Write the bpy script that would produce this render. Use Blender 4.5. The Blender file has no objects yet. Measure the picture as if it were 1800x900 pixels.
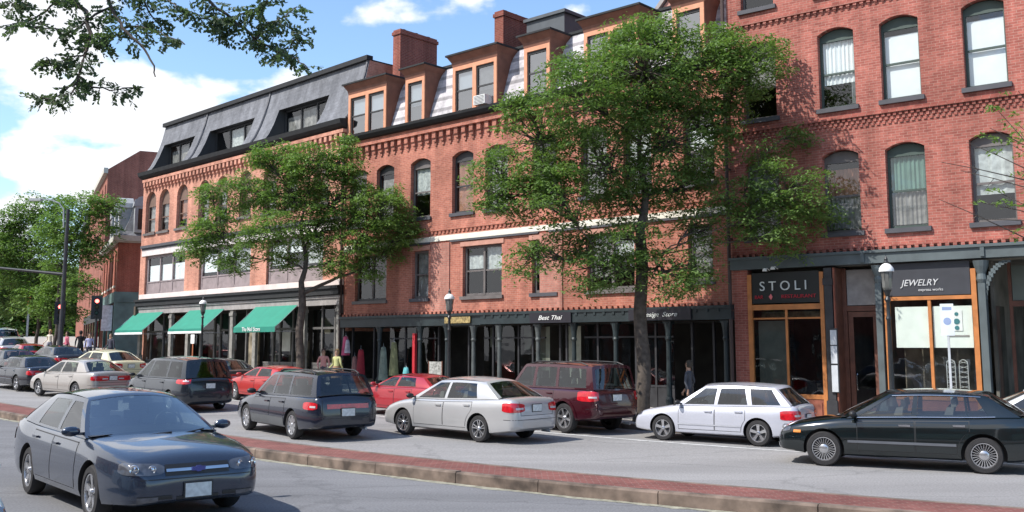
import bpy, bmesh, math, random
import numpy as np
from mathutils import Vector, Matrix
from mathutils.bvhtree import BVHTree
rnd = random.Random(7)
scene = bpy.context.scene
COL = scene.collection
rad = math.radians
# ------------------------------------------------------------------ helpers
class MB:
    def __init__(s): s.v=[]; s.f=[]; s.mi=[]; s.m=0
    def face(s, pts):
        i=len(s.v); s.v.extend([tuple(p) for p in pts]); s.f.append(tuple(range(i,i+len(pts)))); s.mi.append(s.m)
    def box(s,x0,x1,y0,y1,z0,z1):
        i=len(s.v)
        s.v += [(x0,y0,z0),(x1,y0,z0),(x1,y1,z0),(x0,y1,z0),(x0,y0,z1),(x1,y0,z1),(x1,y1,z1),(x0,y1,z1)]
        s.f += [tuple(i+k for k in q) for q in ((0,3,2,1),(4,5,6,7),(0,1,5,4),(1,2,6,5),(2,3,7,6),(3,0,4,7))]
        s.mi += [s.m]*6
        return s
    def prism(s, poly, a0, a1, ax='y'):
        # poly: list of (p,q); ax='y': (x,z) extruded in y; ax='x': (y,z) extruded in x; ax='z': (x,y) extruded in z
        def P(p,q,a):
            return (p,a,q) if ax=='y' else ((a,p,q) if ax=='x' else (p,q,a))
        i=len(s.v); n=len(poly)
        s.v += [P(p,q,a0) for p,q in poly]+[P(p,q,a1) for p,q in poly]
        s.f.append(tuple(i+k for k in range(n))); s.f.append(tuple(i+n+k for k in reversed(range(n))))
        for k in range(n):
            k2=(k+1)%n; s.f.append((i+k,i+n+k,i+n+k2,i+k2))
        s.mi += [s.m]*(n+2)
        return s
    def grid(s, P, flip=False, wrap=False):
        m=len(P); n=len(P[0]); i=len(s.v)
        for r in P: s.v.extend([tuple(p) for p in r])
        for a in range(m-1):
            for b in range(n if wrap else n-1):
                b2=(b+1)%n
                q=(i+a*n+b,i+a*n+b2,i+(a+1)*n+b2,i+(a+1)*n+b)
                s.f.append(q[::-1] if flip else q); s.mi.append(s.m)
        return s
    def tube(s, path, r, n=8, caps=True):
        path=[Vector(p) for p in path]
        if not hasattr(r,'__len__'): r=[r]*len(path)
        i0=len(s.v); up=Vector((0,0,1)); rings=len(path)
        for k,p in enumerate(path):
            d=(path[min(k+1,rings-1)]-path[max(k-1,0)])
            d=d.normalized() if d.length>1e-9 else Vector((0,0,1))
            a=d.cross(up if abs(d.z)<.95 else Vector((1,0,0))).normalized(); b=d.cross(a)
            for j in range(n):
                t=2*math.pi*j/n; s.v.append(tuple(p+(a*math.cos(t)+b*math.sin(t))*r[k]))
        for k in range(rings-1):
            for j in range(n):
                j2=(j+1)%n; s.f.append((i0+k*n+j,i0+k*n+j2,i0+(k+1)*n+j2,i0+(k+1)*n+j)); s.mi.append(s.m)
        if caps:
            s.f.append(tuple(i0+j for j in range(n))); s.f.append(tuple(i0+(rings-1)*n+j for j in reversed(range(n)))); s.mi += [s.m]*2
        return s
    def lathe(s, prof, n=16, c=(0,0,0), ax='z'):
        P=[]
        for r,z in prof:
            row=[]
            for j in range(n):
                t=2*math.pi*j/n; x,y=r*math.cos(t),r*math.sin(t)
                row.append((c[0]+x,c[1]+y,c[2]+z) if ax=='z' else (c[0]+x,c[1]+z,c[2]+y))
            P.append(row)
        return s.grid(P, wrap=True)
    def build(s, name, mat, parent=None, smooth=False, angle=None):
        me=bpy.data.meshes.new(name); me.from_pydata(s.v,[],s.f)
        mats=mat if isinstance(mat,(list,tuple)) else [mat]
        for m in mats: me.materials.append(m)
        if len(mats)>1: me.polygons.foreach_set('material_index', s.mi)
        bm=bmesh.new(); bm.from_mesh(me)
        if smooth: bmesh.ops.remove_doubles(bm, verts=bm.verts, dist=1e-5)
        bmesh.ops.recalc_face_normals(bm, faces=bm.faces)
        if smooth:
            an=rad(angle or 35)
            for f in bm.faces: f.smooth=True
            for e in bm.edges:
                if len(e.link_faces)==2 and e.calc_face_angle(0)>an: e.smooth=False
        bm.to_mesh(me); bm.free()
        o=bpy.data.objects.new(name,me); COL.objects.link(o)
        if parent: o.parent=parent
        return o
def tag(o,label=None,cat=None,group=None,kind=None):
    if label: o['label']=label
    if cat: o['category']=cat
    if group: o['group']=group
    if kind: o['kind']=kind
    return o
def empty(name,loc,rz=0,label=None,cat=None,group=None):
    o=bpy.data.objects.new(name,None); COL.objects.link(o); o.location=loc; o.rotation_euler=(0,0,rz); o.empty_display_size=.2
    return tag(o,label,cat,group)
def children(o): return [c for c in COL.objects if c.parent==o]
def copy_tree(o,parent=None):
    c=o.copy(); COL.objects.link(c)
    if parent: c.parent=parent
    for ch in children(o): copy_tree(ch,c)
    return c
# ------------------------------------------------------------------ materials
MATS={}
def nt(name):
    m=bpy.data.materials.new(name); m.use_nodes=True; t=m.node_tree
    return m,t,t.nodes['Principled BSDF']
def N(t,typ,**kw):
    n=t.nodes.new(typ)
    for k,v in kw.items():
        if k in n.inputs.keys() if isinstance(k,str) else False: n.inputs[k].default_value=v
        else: setattr(n,k,v)
    return n
def rgb(c): return (c[0],c[1],c[2],1)
def plain(name,c,rough=.6,metal=0,var=.12,scale=3,coat=0,bump=0,spec=.5):
    if name in MATS: return MATS[name]
    m,t,b=nt(name); b.inputs['Roughness'].default_value=rough; b.inputs['Metallic'].default_value=metal
    b.inputs['Coat Weight'].default_value=coat; b.inputs['Coat Roughness'].default_value=.04
    b.inputs['Specular IOR Level'].default_value=spec
    tc=N(t,'ShaderNodeTexCoord'); no=N(t,'ShaderNodeTexNoise'); no.inputs['Scale'].default_value=scale; no.inputs['Detail'].default_value=6
    t.links.new(tc.outputs['Object'],no.inputs['Vector'])
    mr=N(t,'ShaderNodeMapRange'); mr.inputs['From Min'].default_value=.3; mr.inputs['From Max'].default_value=.7
    mr.inputs['To Min'].default_value=1-var; mr.inputs['To Max'].default_value=1+var
    t.links.new(no.outputs['Fac'],mr.inputs['Value'])
    vm=N(t,'ShaderNodeVectorMath',operation='SCALE'); vm.inputs[0].default_value=c[:3]
    t.links.new(mr.outputs[0],vm.inputs['Scale']); t.links.new(vm.outputs[0],b.inputs['Base Color'])
    if bump:
        bp=N(t,'ShaderNodeBump'); bp.inputs['Strength'].default_value=bump; bp.inputs['Distance'].default_value=.02
        t.links.new(no.outputs['Fac'],bp.inputs['Height']); t.links.new(bp.outputs[0],b.inputs['Normal'])
    MATS[name]=m; return m
def brick(name,c1,c2,mortar,bw=.22,rh=.075,ms=.011,vertical=True,scale_var=.5,dark=.25,bump=.3):
    if name in MATS: return MATS[name]
    m,t,b=nt(name); b.inputs['Roughness'].default_value=.9; b.inputs['Specular IOR Level'].default_value=.2
    tc=N(t,'ShaderNodeTexCoord')
    vec=tc.outputs['Object']
    if vertical:
        sx=N(t,'ShaderNodeSeparateXYZ'); t.links.new(vec,sx.inputs[0])
        ad=N(t,'ShaderNodeMath',operation='ADD'); t.links.new(sx.outputs[0],ad.inputs[0]); t.links.new(sx.outputs[1],ad.inputs[1])
        cx=N(t,'ShaderNodeCombineXYZ'); t.links.new(ad.outputs[0],cx.inputs[0]); t.links.new(sx.outputs[2],cx.inputs[1]); vec2=cx.outputs[0]
    else: vec2=vec
    br=N(t,'ShaderNodeTexBrick'); br.inputs['Scale'].default_value=1; br.inputs['Brick Width'].default_value=bw; br.inputs['Row Height'].default_value=rh
    br.inputs['Mortar Size'].default_value=ms; br.inputs['Mortar Smooth'].default_value=.3
    br.inputs['Color1'].default_value=rgb(c1); br.inputs['Color2'].default_value=rgb(c2); br.inputs['Mortar'].default_value=rgb(mortar)
    t.links.new(vec2,br.inputs['Vector'])
    n1=N(t,'ShaderNodeTexNoise'); n1.inputs['Scale'].default_value=scale_var; n1.inputs['Detail'].default_value=8; n1.inputs['Roughness'].default_value=.65
    t.links.new(vec,n1.inputs['Vector'])
    mr=N(t,'ShaderNodeMapRange'); mr.inputs['From Min'].default_value=.3; mr.inputs['From Max'].default_value=.7; mr.inputs['To Min'].default_value=1-dark; mr.inputs['To Max'].default_value=1+dark*.7
    t.links.new(n1.outputs['Fac'],mr.inputs['Value'])
    n2=N(t,'ShaderNodeTexNoise'); n2.inputs['Scale'].default_value=9; n2.inputs['Detail'].default_value=3; t.links.new(vec,n2.inputs['Vector'])
    mr2=N(t,'ShaderNodeMapRange'); mr2.inputs['From Min'].default_value=.3; mr2.inputs['From Max'].default_value=.7; mr2.inputs['To Min'].default_value=.88; mr2.inputs['To Max'].default_value=1.12
    t.links.new(n2.outputs['Fac'],mr2.inputs['Value'])
    mu=N(t,'ShaderNodeMath',operation='MULTIPLY'); t.links.new(mr.outputs[0],mu.inputs[0]); t.links.new(mr2.outputs[0],mu.inputs[1])
    if vertical:   # rain streaks and soot
        ms_=N(t,'ShaderNodeMapping'); ms_.inputs['Scale'].default_value=(2.2,2.2,.16); t.links.new(vec,ms_.inputs[0])
        ns_=N(t,'ShaderNodeTexNoise'); ns_.inputs['Scale'].default_value=1.0; ns_.inputs['Detail'].default_value=7; t.links.new(ms_.outputs[0],ns_.inputs['Vector'])
        mr3=N(t,'ShaderNodeMapRange'); mr3.inputs['From Min'].default_value=.35; mr3.inputs['From Max'].default_value=.62; mr3.inputs['To Min'].default_value=.74; mr3.inputs['To Max'].default_value=1.05
        t.links.new(ns_.outputs['Fac'],mr3.inputs['Value']); mu2=N(t,'ShaderNodeMath',operation='MULTIPLY'); t.links.new(mu.outputs[0],mu2.inputs[0]); t.links.new(mr3.outputs[0],mu2.inputs[1]); mu=mu2
    vm=N(t,'ShaderNodeVectorMath',operation='SCALE'); t.links.new(br.outputs['Color'],vm.inputs[0]); t.links.new(mu.outputs[0],vm.inputs['Scale'])
    t.links.new(vm.outputs[0],b.inputs['Base Color'])
    if bump:
        bp=N(t,'ShaderNodeBump'); bp.inputs['Strength'].default_value=bump; bp.inputs['Distance'].default_value=.01; bp.invert=True
        t.links.new(br.outputs['Fac'],bp.inputs['Height']); t.links.new(bp.outputs[0],b.inputs['Normal'])
    MATS[name]=m; return m
def asphalt(name,c,patch=.25):
    m,t,b=nt(name); b.inputs['Roughness'].default_value=.88; b.inputs['Specular IOR Level'].default_value=.3
    tc=N(t,'ShaderNodeTexCoord')
    a=N(t,'ShaderNodeTexNoise'); a.inputs['Scale'].default_value=.35; a.inputs['Detail'].default_value=7; a.inputs['Roughness'].default_value=.6
    mp=N(t,'ShaderNodeMapping'); mp.inputs['Rotation'].default_value=(0,0,rad(42)); mp.inputs['Scale'].default_value=(.28,1.3,1)
    t.links.new(tc.outputs['Object'],mp.inputs[0]); t.links.new(mp.outputs[0],a.inputs['Vector'])
    f=N(t,'ShaderNodeTexNoise'); f.inputs['Scale'].default_value=28; f.inputs['Detail'].default_value=4; t.links.new(tc.outputs['Object'],f.inputs['Vector'])
    m1=N(t,'ShaderNodeMapRange'); m1.inputs['From Min'].default_value=.3; m1.inputs['From Max'].default_value=.7; m1.inputs['To Min'].default_value=1-patch; m1.inputs['To Max'].default_value=1+patch
    m2=N(t,'ShaderNodeMapRange'); m2.inputs['From Min'].default_value=.25; m2.inputs['From Max'].default_value=.75; m2.inputs['To Min'].default_value=.72; m2.inputs['To Max'].default_value=1.28
    t.links.new(a.outputs['Fac'],m1.inputs['Value']); t.links.new(f.outputs['Fac'],m2.inputs['Value'])
    # tar-sealed cracks
    mp2=N(t,'ShaderNodeMapping'); mp2.inputs['Rotation'].default_value=(0,0,rad(42)); mp2.inputs['Scale'].default_value=(.18,.42,1); t.links.new(tc.outputs['Object'],mp2.inputs[0])
    wn=N(t,'ShaderNodeTexNoise'); wn.inputs['Scale'].default_value=2.2; wn.inputs['Detail'].default_value=4; t.links.new(tc.outputs['Object'],wn.inputs['Vector'])
    wm=N(t,'ShaderNodeMix'); wm.data_type='VECTOR'; wm.inputs['Factor'].default_value=.16; t.links.new(mp2.outputs[0],wm.inputs[4]); t.links.new(wn.outputs['Color'],wm.inputs[5])
    v=N(t,'ShaderNodeTexVoronoi',feature='DISTANCE_TO_EDGE'); v.inputs['Scale'].default_value=1.0; t.links.new(wm.outputs[1],v.inputs['Vector'])
    m3=N(t,'ShaderNodeMapRange'); m3.inputs['From Min'].default_value=0; m3.inputs['From Max'].default_value=.016; m3.inputs['To Min'].default_value=.8; m3.inputs['To Max'].default_value=1
    t.links.new(v.outputs['Distance'],m3.inputs['Value'])
    mu=N(t,'ShaderNodeMath',operation='MULTIPLY'); t.links.new(m1.outputs[0],mu.inputs[0]); t.links.new(m2.outputs[0],mu.inputs[1])
    mv=N(t,'ShaderNodeMath',operation='MULTIPLY'); t.links.new(mu.outputs[0],mv.inputs[0]); t.links.new(m3.outputs[0],mv.inputs[1])
    vm=N(t,'ShaderNodeVectorMath',operation='SCALE'); vm.inputs[0].default_value=c; t.links.new(mv.outputs[0],vm.inputs['Scale']); t.links.new(vm.outputs[0],b.inputs['Base Color'])
    bp=N(t,'ShaderNodeBump'); bp.inputs['Strength'].default_value=.35; bp.inputs['Distance'].default_value=.01; t.links.new(f.outputs['Fac'],bp.inputs['Height']); t.links.new(bp.outputs[0],b.inputs['Normal'])
    MATS[name]=m; return m
def slate(name,c1,c2,rh=.18,bw=.28,stripe=0):
    m=brick(name,c1,c2,[x*.8 for x in c1],bw=bw,rh=rh,ms=.010,dark=.22,bump=.25)
    if stripe:
        t=m.node_tree; b=t.nodes['Principled BSDF']; tc=N(t,'ShaderNodeTexCoord'); sx=N(t,'ShaderNodeSeparateXYZ'); t.links.new(tc.outputs['Object'],sx.inputs[0])
        w=N(t,'ShaderNodeMath',operation='PINGPONG'); w.inputs[1].default_value=stripe/2; t.links.new(sx.outputs[2],w.inputs[0])
        g=N(t,'ShaderNodeMapRange'); g.inputs['From Min'].default_value=.12*stripe; g.inputs['From Max'].default_value=.2*stripe; g.inputs['To Min'].default_value=.62; g.inputs['To Max'].default_value=1.12
        t.links.new(w.outputs[0],g.inputs['Value'])
        src=b.inputs['Base Color'].links[0].from_socket
        vm=N(t,'ShaderNodeVectorMath',operation='SCALE'); t.links.new(src,vm.inputs[0]); t.links.new(g.outputs[0],vm.inputs['Scale']); t.links.new(vm.outputs[0],b.inputs['Base Color'])
    return m
def glass(name,tint=(.55,.6,.6),mix=.25,rough=.02):
    m=bpy.data.materials.new(name); m.use_nodes=True; t=m.node_tree; t.nodes.clear()
    o=N(t,'ShaderNodeOutputMaterial'); tr=N(t,'ShaderNodeBsdfTransparent'); tr.inputs[0].default_value=rgb(tint)
    g=N(t,'ShaderNodeBsdfGlossy'); g.inputs['Roughness'].default_value=rough; g.inputs['Color'].default_value=(1,1,1,1)
    fr=N(t,'ShaderNodeLayerWeight'); fr.inputs['Blend'].default_value=.5
    pw=N(t,'ShaderNodeMath',operation='POWER'); pw.inputs[1].default_value=5; t.links.new(fr.outputs['Facing'],pw.inputs[0])
    ad=N(t,'ShaderNodeMath',operation='MULTIPLY_ADD'); ad.inputs[1].default_value=.9; ad.inputs[2].default_value=mix+.04; ad.use_clamp=True
    t.links.new(pw.outputs[0],ad.inputs[0])
    tc=N(t,'ShaderNodeTexCoord'); no=N(t,'ShaderNodeTexNoise'); no.inputs['Scale'].default_value=1.3; no.inputs['Detail'].default_value=2
    bp=N(t,'ShaderNodeBump'); bp.inputs['Strength'].default_value=.06; bp.inputs['Distance'].default_value=.1
    t.links.new(tc.outputs['Object'],no.inputs['Vector']); t.links.new(no.outputs['Fac'],bp.inputs['Height']); t.links.new(bp.outputs[0],g.inputs['Normal'])
    mx=N(t,'ShaderNodeMixShader'); t.links.new(ad.outputs[0],mx.inputs[0]); t.links.new(tr.outputs[0],mx.inputs[1]); t.links.new(g.outputs[0],mx.inputs[2]); t.links.new(mx.outputs[0],o.inputs[0])
    MATS[name]=m; return m
def leafmat(name,c1,c2):
    m=bpy.data.materials.new(name); m.use_nodes=True; t=m.node_tree; t.nodes.clear()
    o=N(t,'ShaderNodeOutputMaterial'); d=N(t,'ShaderNodeBsdfPrincipled'); d.inputs['Roughness'].default_value=.5; d.inputs['Specular IOR Level'].default_value=.25
    tr=N(t,'ShaderNodeBsdfTranslucent'); tc=N(t,'ShaderNodeTexCoord')
    n=N(t,'ShaderNodeTexNoise'); n.inputs['Scale'].default_value=1.1; n.inputs['Detail'].default_value=9; n.inputs['Roughness'].default_value=.75; t.links.new(tc.outputs['Object'],n.inputs['Vector'])
    cr=N(t,'ShaderNodeValToRGB'); cr.color_ramp.elements[0].position=.3; cr.color_ramp.elements[0].color=rgb(c1); cr.color_ramp.elements[1].position=.7; cr.color_ramp.elements[1].color=rgb(c2)
    t.links.new(n.outputs['Fac'],cr.inputs[0]); t.links.new(cr.outputs[0],d.inputs['Base Color'])
    mm=N(t,'ShaderNodeVectorMath',operation='MULTIPLY'); mm.inputs[1].default_value=(1.3,1.5,.7); t.links.new(cr.outputs[0],mm.inputs[0]); t.links.new(mm.outputs[0],tr.inputs[0])
    mx=N(t,'ShaderNodeMixShader'); mx.inputs[0].default_value=.35; t.links.new(d.outputs[0],mx.inputs[1]); t.links.new(tr.outputs[0],mx.inputs[2]); t.links.new(mx.outputs[0],o.inputs[0])
    MATS[name]=m; return m
def paint(name,c,metal=.35,rough=.3,coat=1):
    m=plain('paint_'+name,c,rough,metal,var=.03,scale=2,coat=coat); return m
def emit(name,c,s):
    m,t,b=nt(name); b.inputs['Base Color'].default_value=rgb(c); b.inputs['Emission Color'].default_value=rgb(c); b.inputs['Emission Strength'].default_value=s; MATS[name]=m; return m

BR_M=brick('brick_salmon',(.50,.19,.13),(.37,.13,.092),(.47,.28,.22),ms=.007,dark=.32)
BR_L=brick('brick_orange',(.61,.285,.20),(.49,.215,.15),(.57,.37,.29),ms=.007,dark=.28)
BR_R=brick('brick_red',(.44,.148,.115),(.31,.096,.076),(.43,.25,.20),ms=.007,dark=.34)
BR_D=brick('brick_dark',(.30,.085,.06),(.24,.065,.05),(.3,.17,.13))
BR_PAVE=brick('brick_paving',(.215,.082,.07),(.165,.062,.055),(.22,.14,.12),bw=.2,rh=.1,ms=.008,vertical=False,scale_var=.8,dark=.3)
SLATE_L=slate('slate_grey',(.20,.205,.222),(.17,.175,.19))
SLATE_M=slate('slate_striped',(.55,.52,.53),(.48,.46,.47),rh=.14,bw=.2,stripe=.5)
TRIM_G=plain('trim_green_black',(.020,.030,.033),.45,var=.3,scale=2)
TRIM_G2=plain('trim_grey_green',(.085,.105,.11),.55,var=.2,scale=2)
TRIM_DK=plain('trim_dark',(.03,.03,.034),.5,var=.3)
TRIM_GREY=plain('trim_stone_grey',(.30,.28,.27),.8,var=.2,scale=4)
STONE=plain('stone_cream',(.72,.68,.58),.8,var=.12,scale=2)
STONEP=plain('stone_pink',(.60,.47,.43),.8,var=.15,scale=2)
SILL_DK=plain('sill_slate',(.07,.07,.08),.7)
ORANGE=plain('wood_orange',(.46,.17,.05),.5,var=.2,scale=4)
PEACH=plain('wood_peach',(.62,.28,.16),.6,var=.12,scale=4)
REDBR=plain('wood_redbrown',(.28,.09,.055),.7,var=.15)
BROWN=plain('wood_brown',(.14,.055,.035),.6,var=.25,scale=4)
WINFR=plain('frame_grey_brown',(.13,.115,.11),.6,var=.2)
WINFR2=plain('frame_mauve_grey',(.27,.22,.22),.7,var=.2)
WINDK=plain('frame_dark',(.04,.04,.042),.6)
GRFR=plain('frame_green',(.05,.075,.064),.6)
ROOFB=plain('roof_black',(.016,.017,.019),.8,var=.3)
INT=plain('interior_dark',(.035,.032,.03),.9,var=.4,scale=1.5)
INT2=plain('interior_wall',(.16,.15,.13),.9,var=.5,scale=1.2)
WHITE=plain('white_paint',(.8,.8,.78),.6,var=.05)
BLIND=plain('blind_white',(.72,.75,.76),.8,var=.04)
BLINDG=plain('curtain_green',(.12,.21,.175),.85)
BLINDK=plain('curtain_grey',(.22,.21,.20),.9,var=.4,scale=5)
BLINDB=plain('curtain_brown',(.30,.13,.08),.9,var=.3)
LACE=plain('curtain_lace',(.42,.44,.43),.9,var=.3,scale=8)
GL=glass('window_glass',(.93,.96,.95),.05)
GLD=glass('shop_glass',(.42,.45,.45),.02)
AWN=plain('awning_green',(.018,.22,.15),.75,var=.08,scale=2)
AWNT=plain('awning_green_valance',(.015,.20,.145),.75)
KERBM=plain('granite_kerb',(.15,.112,.088),.9,var=.6,scale=3,bump=.3)
CONC=plain('concrete_pavement',(.36,.34,.31),.9,var=.18,scale=1.2,bump=.15)
DUST=plain('kerb_dust',(.27,.26,.20),.95,var=.45,scale=6)
LINEW=plain('line_white',(.62,.62,.6),.8,var=.25,scale=5)
BARK=plain('bark',(.085,.068,.055),.95,var=.4,scale=7,bump=.6)
IRON=plain('cast_iron_black',(.022,.024,.026),.4,var=.3,scale=6)
METAL=plain('metal_grey',(.32,.34,.35),.45,.4)
CHROME=plain('chrome',(.75,.75,.76),.12,1,var=.05)
RUBBER=plain('tyre_rubber',(.022,.021,.022),.8,var=.25,scale=8)
RIM=plain('alloy_rim',(.62,.62,.63),.22,.85,var=.08)
RIMD=plain('rim_shadow',(.025,.025,.027),.6)
PLB=plain('black_plastic',(.02,.02,.021),.5)
PLG=plain('grey_cladding',(.09,.095,.10),.6)
LIGHTR=plain('tail_light_red',(.50,.012,.02),.12,var=.35,scale=14,coat=1)
LIGHTC=plain('head_light_clear',(.10,.105,.12),.06,.3,var=.35,scale=14,coat=1)
LIGHTO=plain('indicator_orange',(.75,.25,.06),.15,coat=1)
PLATE=plain('plate_white',(.62,.64,.62),.5,var=.18,scale=16)
CGLASS=plain('car_glass',(.012,.016,.018),.03,var=.5,scale=2.5,coat=0,spec=.7)  # blotchy tone stands in for structure in the reflections
CGLASS2=plain('car_glass_light',(.06,.085,.095),.03,var=.95,scale=3.2,coat=0,spec=.8)  # strong mottling paints pale reflections into the glass colour

CGLASS_T=glass('car_window_glass',(.50,.55,.55),.05)
CGLASS_W=glass('windshield_glass',(.48,.56,.54),.16)
CGLASS_D=glass('privacy_glass',(.16,.18,.19),.05)
SEAT=plain('seat_cloth',(.10,.10,.105),.9,var=.2,scale=5)
SEAT2=plain('seat_beige',(.30,.27,.23),.9,var=.2,scale=5)
# ------------------------------------------------------------------ camera and street layout
H=2.35; FPX=1750.; PITCH=rad(7.345); CYP=382.4
cam=bpy.data.cameras.new('camera'); co=bpy.data.objects.new('camera',cam); COL.objects.link(co)
co.location=(0,0,H); co.rotation_euler=(rad(90)+PITCH,0,0); cam.lens=35; cam.sensor_width=36
cam.shift_y=-(450-CYP)/1800; cam.clip_end=3000; cam.clip_start=.1; scene.camera=co
_cp,_sp=math.cos(PITCH),math.sin(PITCH)
def projx(x,y,z=0):
    d=y*_cp+(z-H)*_sp
    return 900+FPX*x/d
def ray(px,py):
    a=(px-900)/FPX; b=-(py-CYP)/FPX
    return Vector((a,_cp-b*_sp,_sp+b*_cp))
def pix(px,py,Y):      # world point seen at a photo pixel at depth Y (measured from the photograph)
    d=ray(px,py); t=Y/d.y; return Vector((d.x*t,Y,H+d.z*t))
def gnd(px,py):
    d=ray(px,py); z=0
    for _ in range(12):
        t=(z-H)/d.z; z=G(d.y*t)
    return Vector((d.x*t,d.y*t,z))
_gy=[-200,25,32,40,47,55,70,100,150,250,700]; _gz=[0,0,.12,.38,.70,1.1,1.9,3.0,3.9,5.0,9]
def G(y): return float(np.interp(y,GYS,GZS))
GYS=np.arange(-200,700,1.0); _raw=np.interp(GYS,_gy,_gz); GZS=np.convolve(np.pad(_raw,6,mode='edge'),np.ones(13)/13,'valid')
# reference line = camera-side face of the median kerb
def head(s):
    return rad(float(np.interp(s,[-45,-12,-3,1,8,40,62,400],[20,28,33,39,43.5,44.5,63,63.5])))
STEP=.5
_pts={0:(0.0,16.8)}
x,y=0.0,16.8
for k in range(1,700):
    a=head((k-.5)*STEP); x-=math.cos(a)*STEP; y+=math.sin(a)*STEP; _pts[k]=(x,y)
x,y=0.0,16.8
for k in range(-1,-90,-1):
    a=head((k+.5)*STEP); x+=math.cos(a)*STEP; y-=math.sin(a)*STEP; _pts[k]=(x,y)
def ST(s,off):
    k=math.floor(s/STEP); f=s/STEP-k; k=max(-89,min(698,k))
    p,q=_pts[k],_pts[k+1]; a=head(s)
    return (p[0]+(q[0]-p[0])*f+math.sin(a)*off, p[1]+(q[1]-p[1])*f+math.cos(a)*off)
def on(off,px,z=0):     # point on the street offset `off`, at the along-street position read off the photograph
    best=None; s=-20.
    while s<110:
        X,Y=ST(s,off)
        if Y>3:
            d=abs(projx(X,Y,z)-px)
            if best is None or d<best[0]: best=(d,s,X,Y)
        s+=.1
    return best[1],Vector((best[2],best[3],G(best[3])))
def strip(name,offs,s0,s1,mat,kind='structure',ds=.5,wob=0):
    # offs: list of (offset, dz) cross-section, extruded along the street
    mb=MB(); P=[]; s=s0; r=random.Random(3)
    while s<=s1+1e-6:
        row=[]
        for o,dz in offs:
            X,Y=ST(s,o+(r.uniform(-wob,wob) if wob else 0)); row.append((X,Y,G(Y)+dz))
        P.append(row); s+=ds
    mb.grid(P); o=mb.build(name,mat); o['kind']=kind; return o
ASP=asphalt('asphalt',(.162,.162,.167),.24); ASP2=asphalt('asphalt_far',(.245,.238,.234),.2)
# ground sheet
mb=MB(); ys=list(np.arange(-60,120,2.0))+list(np.arange(120,700,12.0)); xs=[-500,-200,-100,-50,-25,0,25,50,100,200,500]
mb.grid([[(X,Y,G(Y)-.012) for X in xs] for Y in ys]); gr=mb.build('ground',ASP); gr['kind']='structure'
strip('near_road',[(-14,0),(-7,0),(-.02,0)],-30,130,ASP)
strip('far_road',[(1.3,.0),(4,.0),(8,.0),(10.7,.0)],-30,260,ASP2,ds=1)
strip('kerb_dust',[(-.17,.004),(.0,.006)],-26,60,DUST,wob=.05,ds=.25)
MED_Z=.2
# granite kerb stones: individual lengths with joints
mb=MB(); s=-26.0; rr=random.Random(5)
while s<80:
    L=rr.uniform(1.7,2.6); dz=rr.uniform(-.008,.008); e=s+L-.015; P=[]
    k=s
    sts=list(np.arange(s,e,.5))+[e]
    rows=[]
    for q in sts:
        row=[]
        for o,z in ((0.0,-.06),(0.0,MED_Z-.03+dz),(.025,MED_Z+dz),(.16,MED_Z+dz),(.16,0.0)):
            X,Y=ST(q,o+rr.uniform(-.004,.004)); row.append((X,Y,G(Y)+z))
        rows.append(row)
    mb.grid(rows)
    mb.face(rows[0]); mb.face(rows[-1][::-1])
    s+=L
k_=mb.build('median_kerb',KERBM); k_['kind']='structure'
strip('median_paving',[(.16,MED_Z-.012),(1.15,MED_Z-.012)],-9.2,80,BR_PAVE)
strip('median_patch',[(.16,MED_Z-.014),(1.15,MED_Z-.014)],-26,-9.2,ASP)
strip('median_kerb_far',[(1.15,MED_Z-.012),(1.28,MED_Z-.012),(1.3,-.03)],-26,80,KERBM)
strip('parking_line',[(8.4,.008),(8.5,.008)],-26,44,LINEW,wob=.006)
strip('sidewalk_kerb',[(10.7,-.05),(10.7,.14),(10.86,.14)],-30,46,KERBM)
strip('sidewalk',[(10.86,.138),(13,.15),(17.5,.16)],-30,48,CONC)
strip('far_sidewalk_kerb',[(10.7,-.05),(10.7,.14),(10.86,.14)],54,220,KERBM,ds=1)
strip('far_sidewalk',[(10.86,.138),(22,.16)],54,220,CONC,ds=1)
# ------------------------------------------------------------------ facade planes
class Plane:
    def __init__(s,P,a):
        s.P=Vector((P[0],P[1],0)); s.a=rad(a); s.u=Vector((math.cos(s.a),-math.sin(s.a),0)); s.n=Vector((math.sin(s.a),math.cos(s.a),0))
    def w(s,x,y,z): return s.P+s.u*x+s.n*y+Vector((0,0,z))
PM=Plane((-7.378,43.690),42.2); PR=Plane((6.860,30.780),37.7); PL=Plane((-21.542,57.854),45.0)
MW=19.22; LW=20.03
def root(name,pl,label,cat='building',group=None):
    return empty(name,pl.P,-pl.a,label,cat,group)
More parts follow.
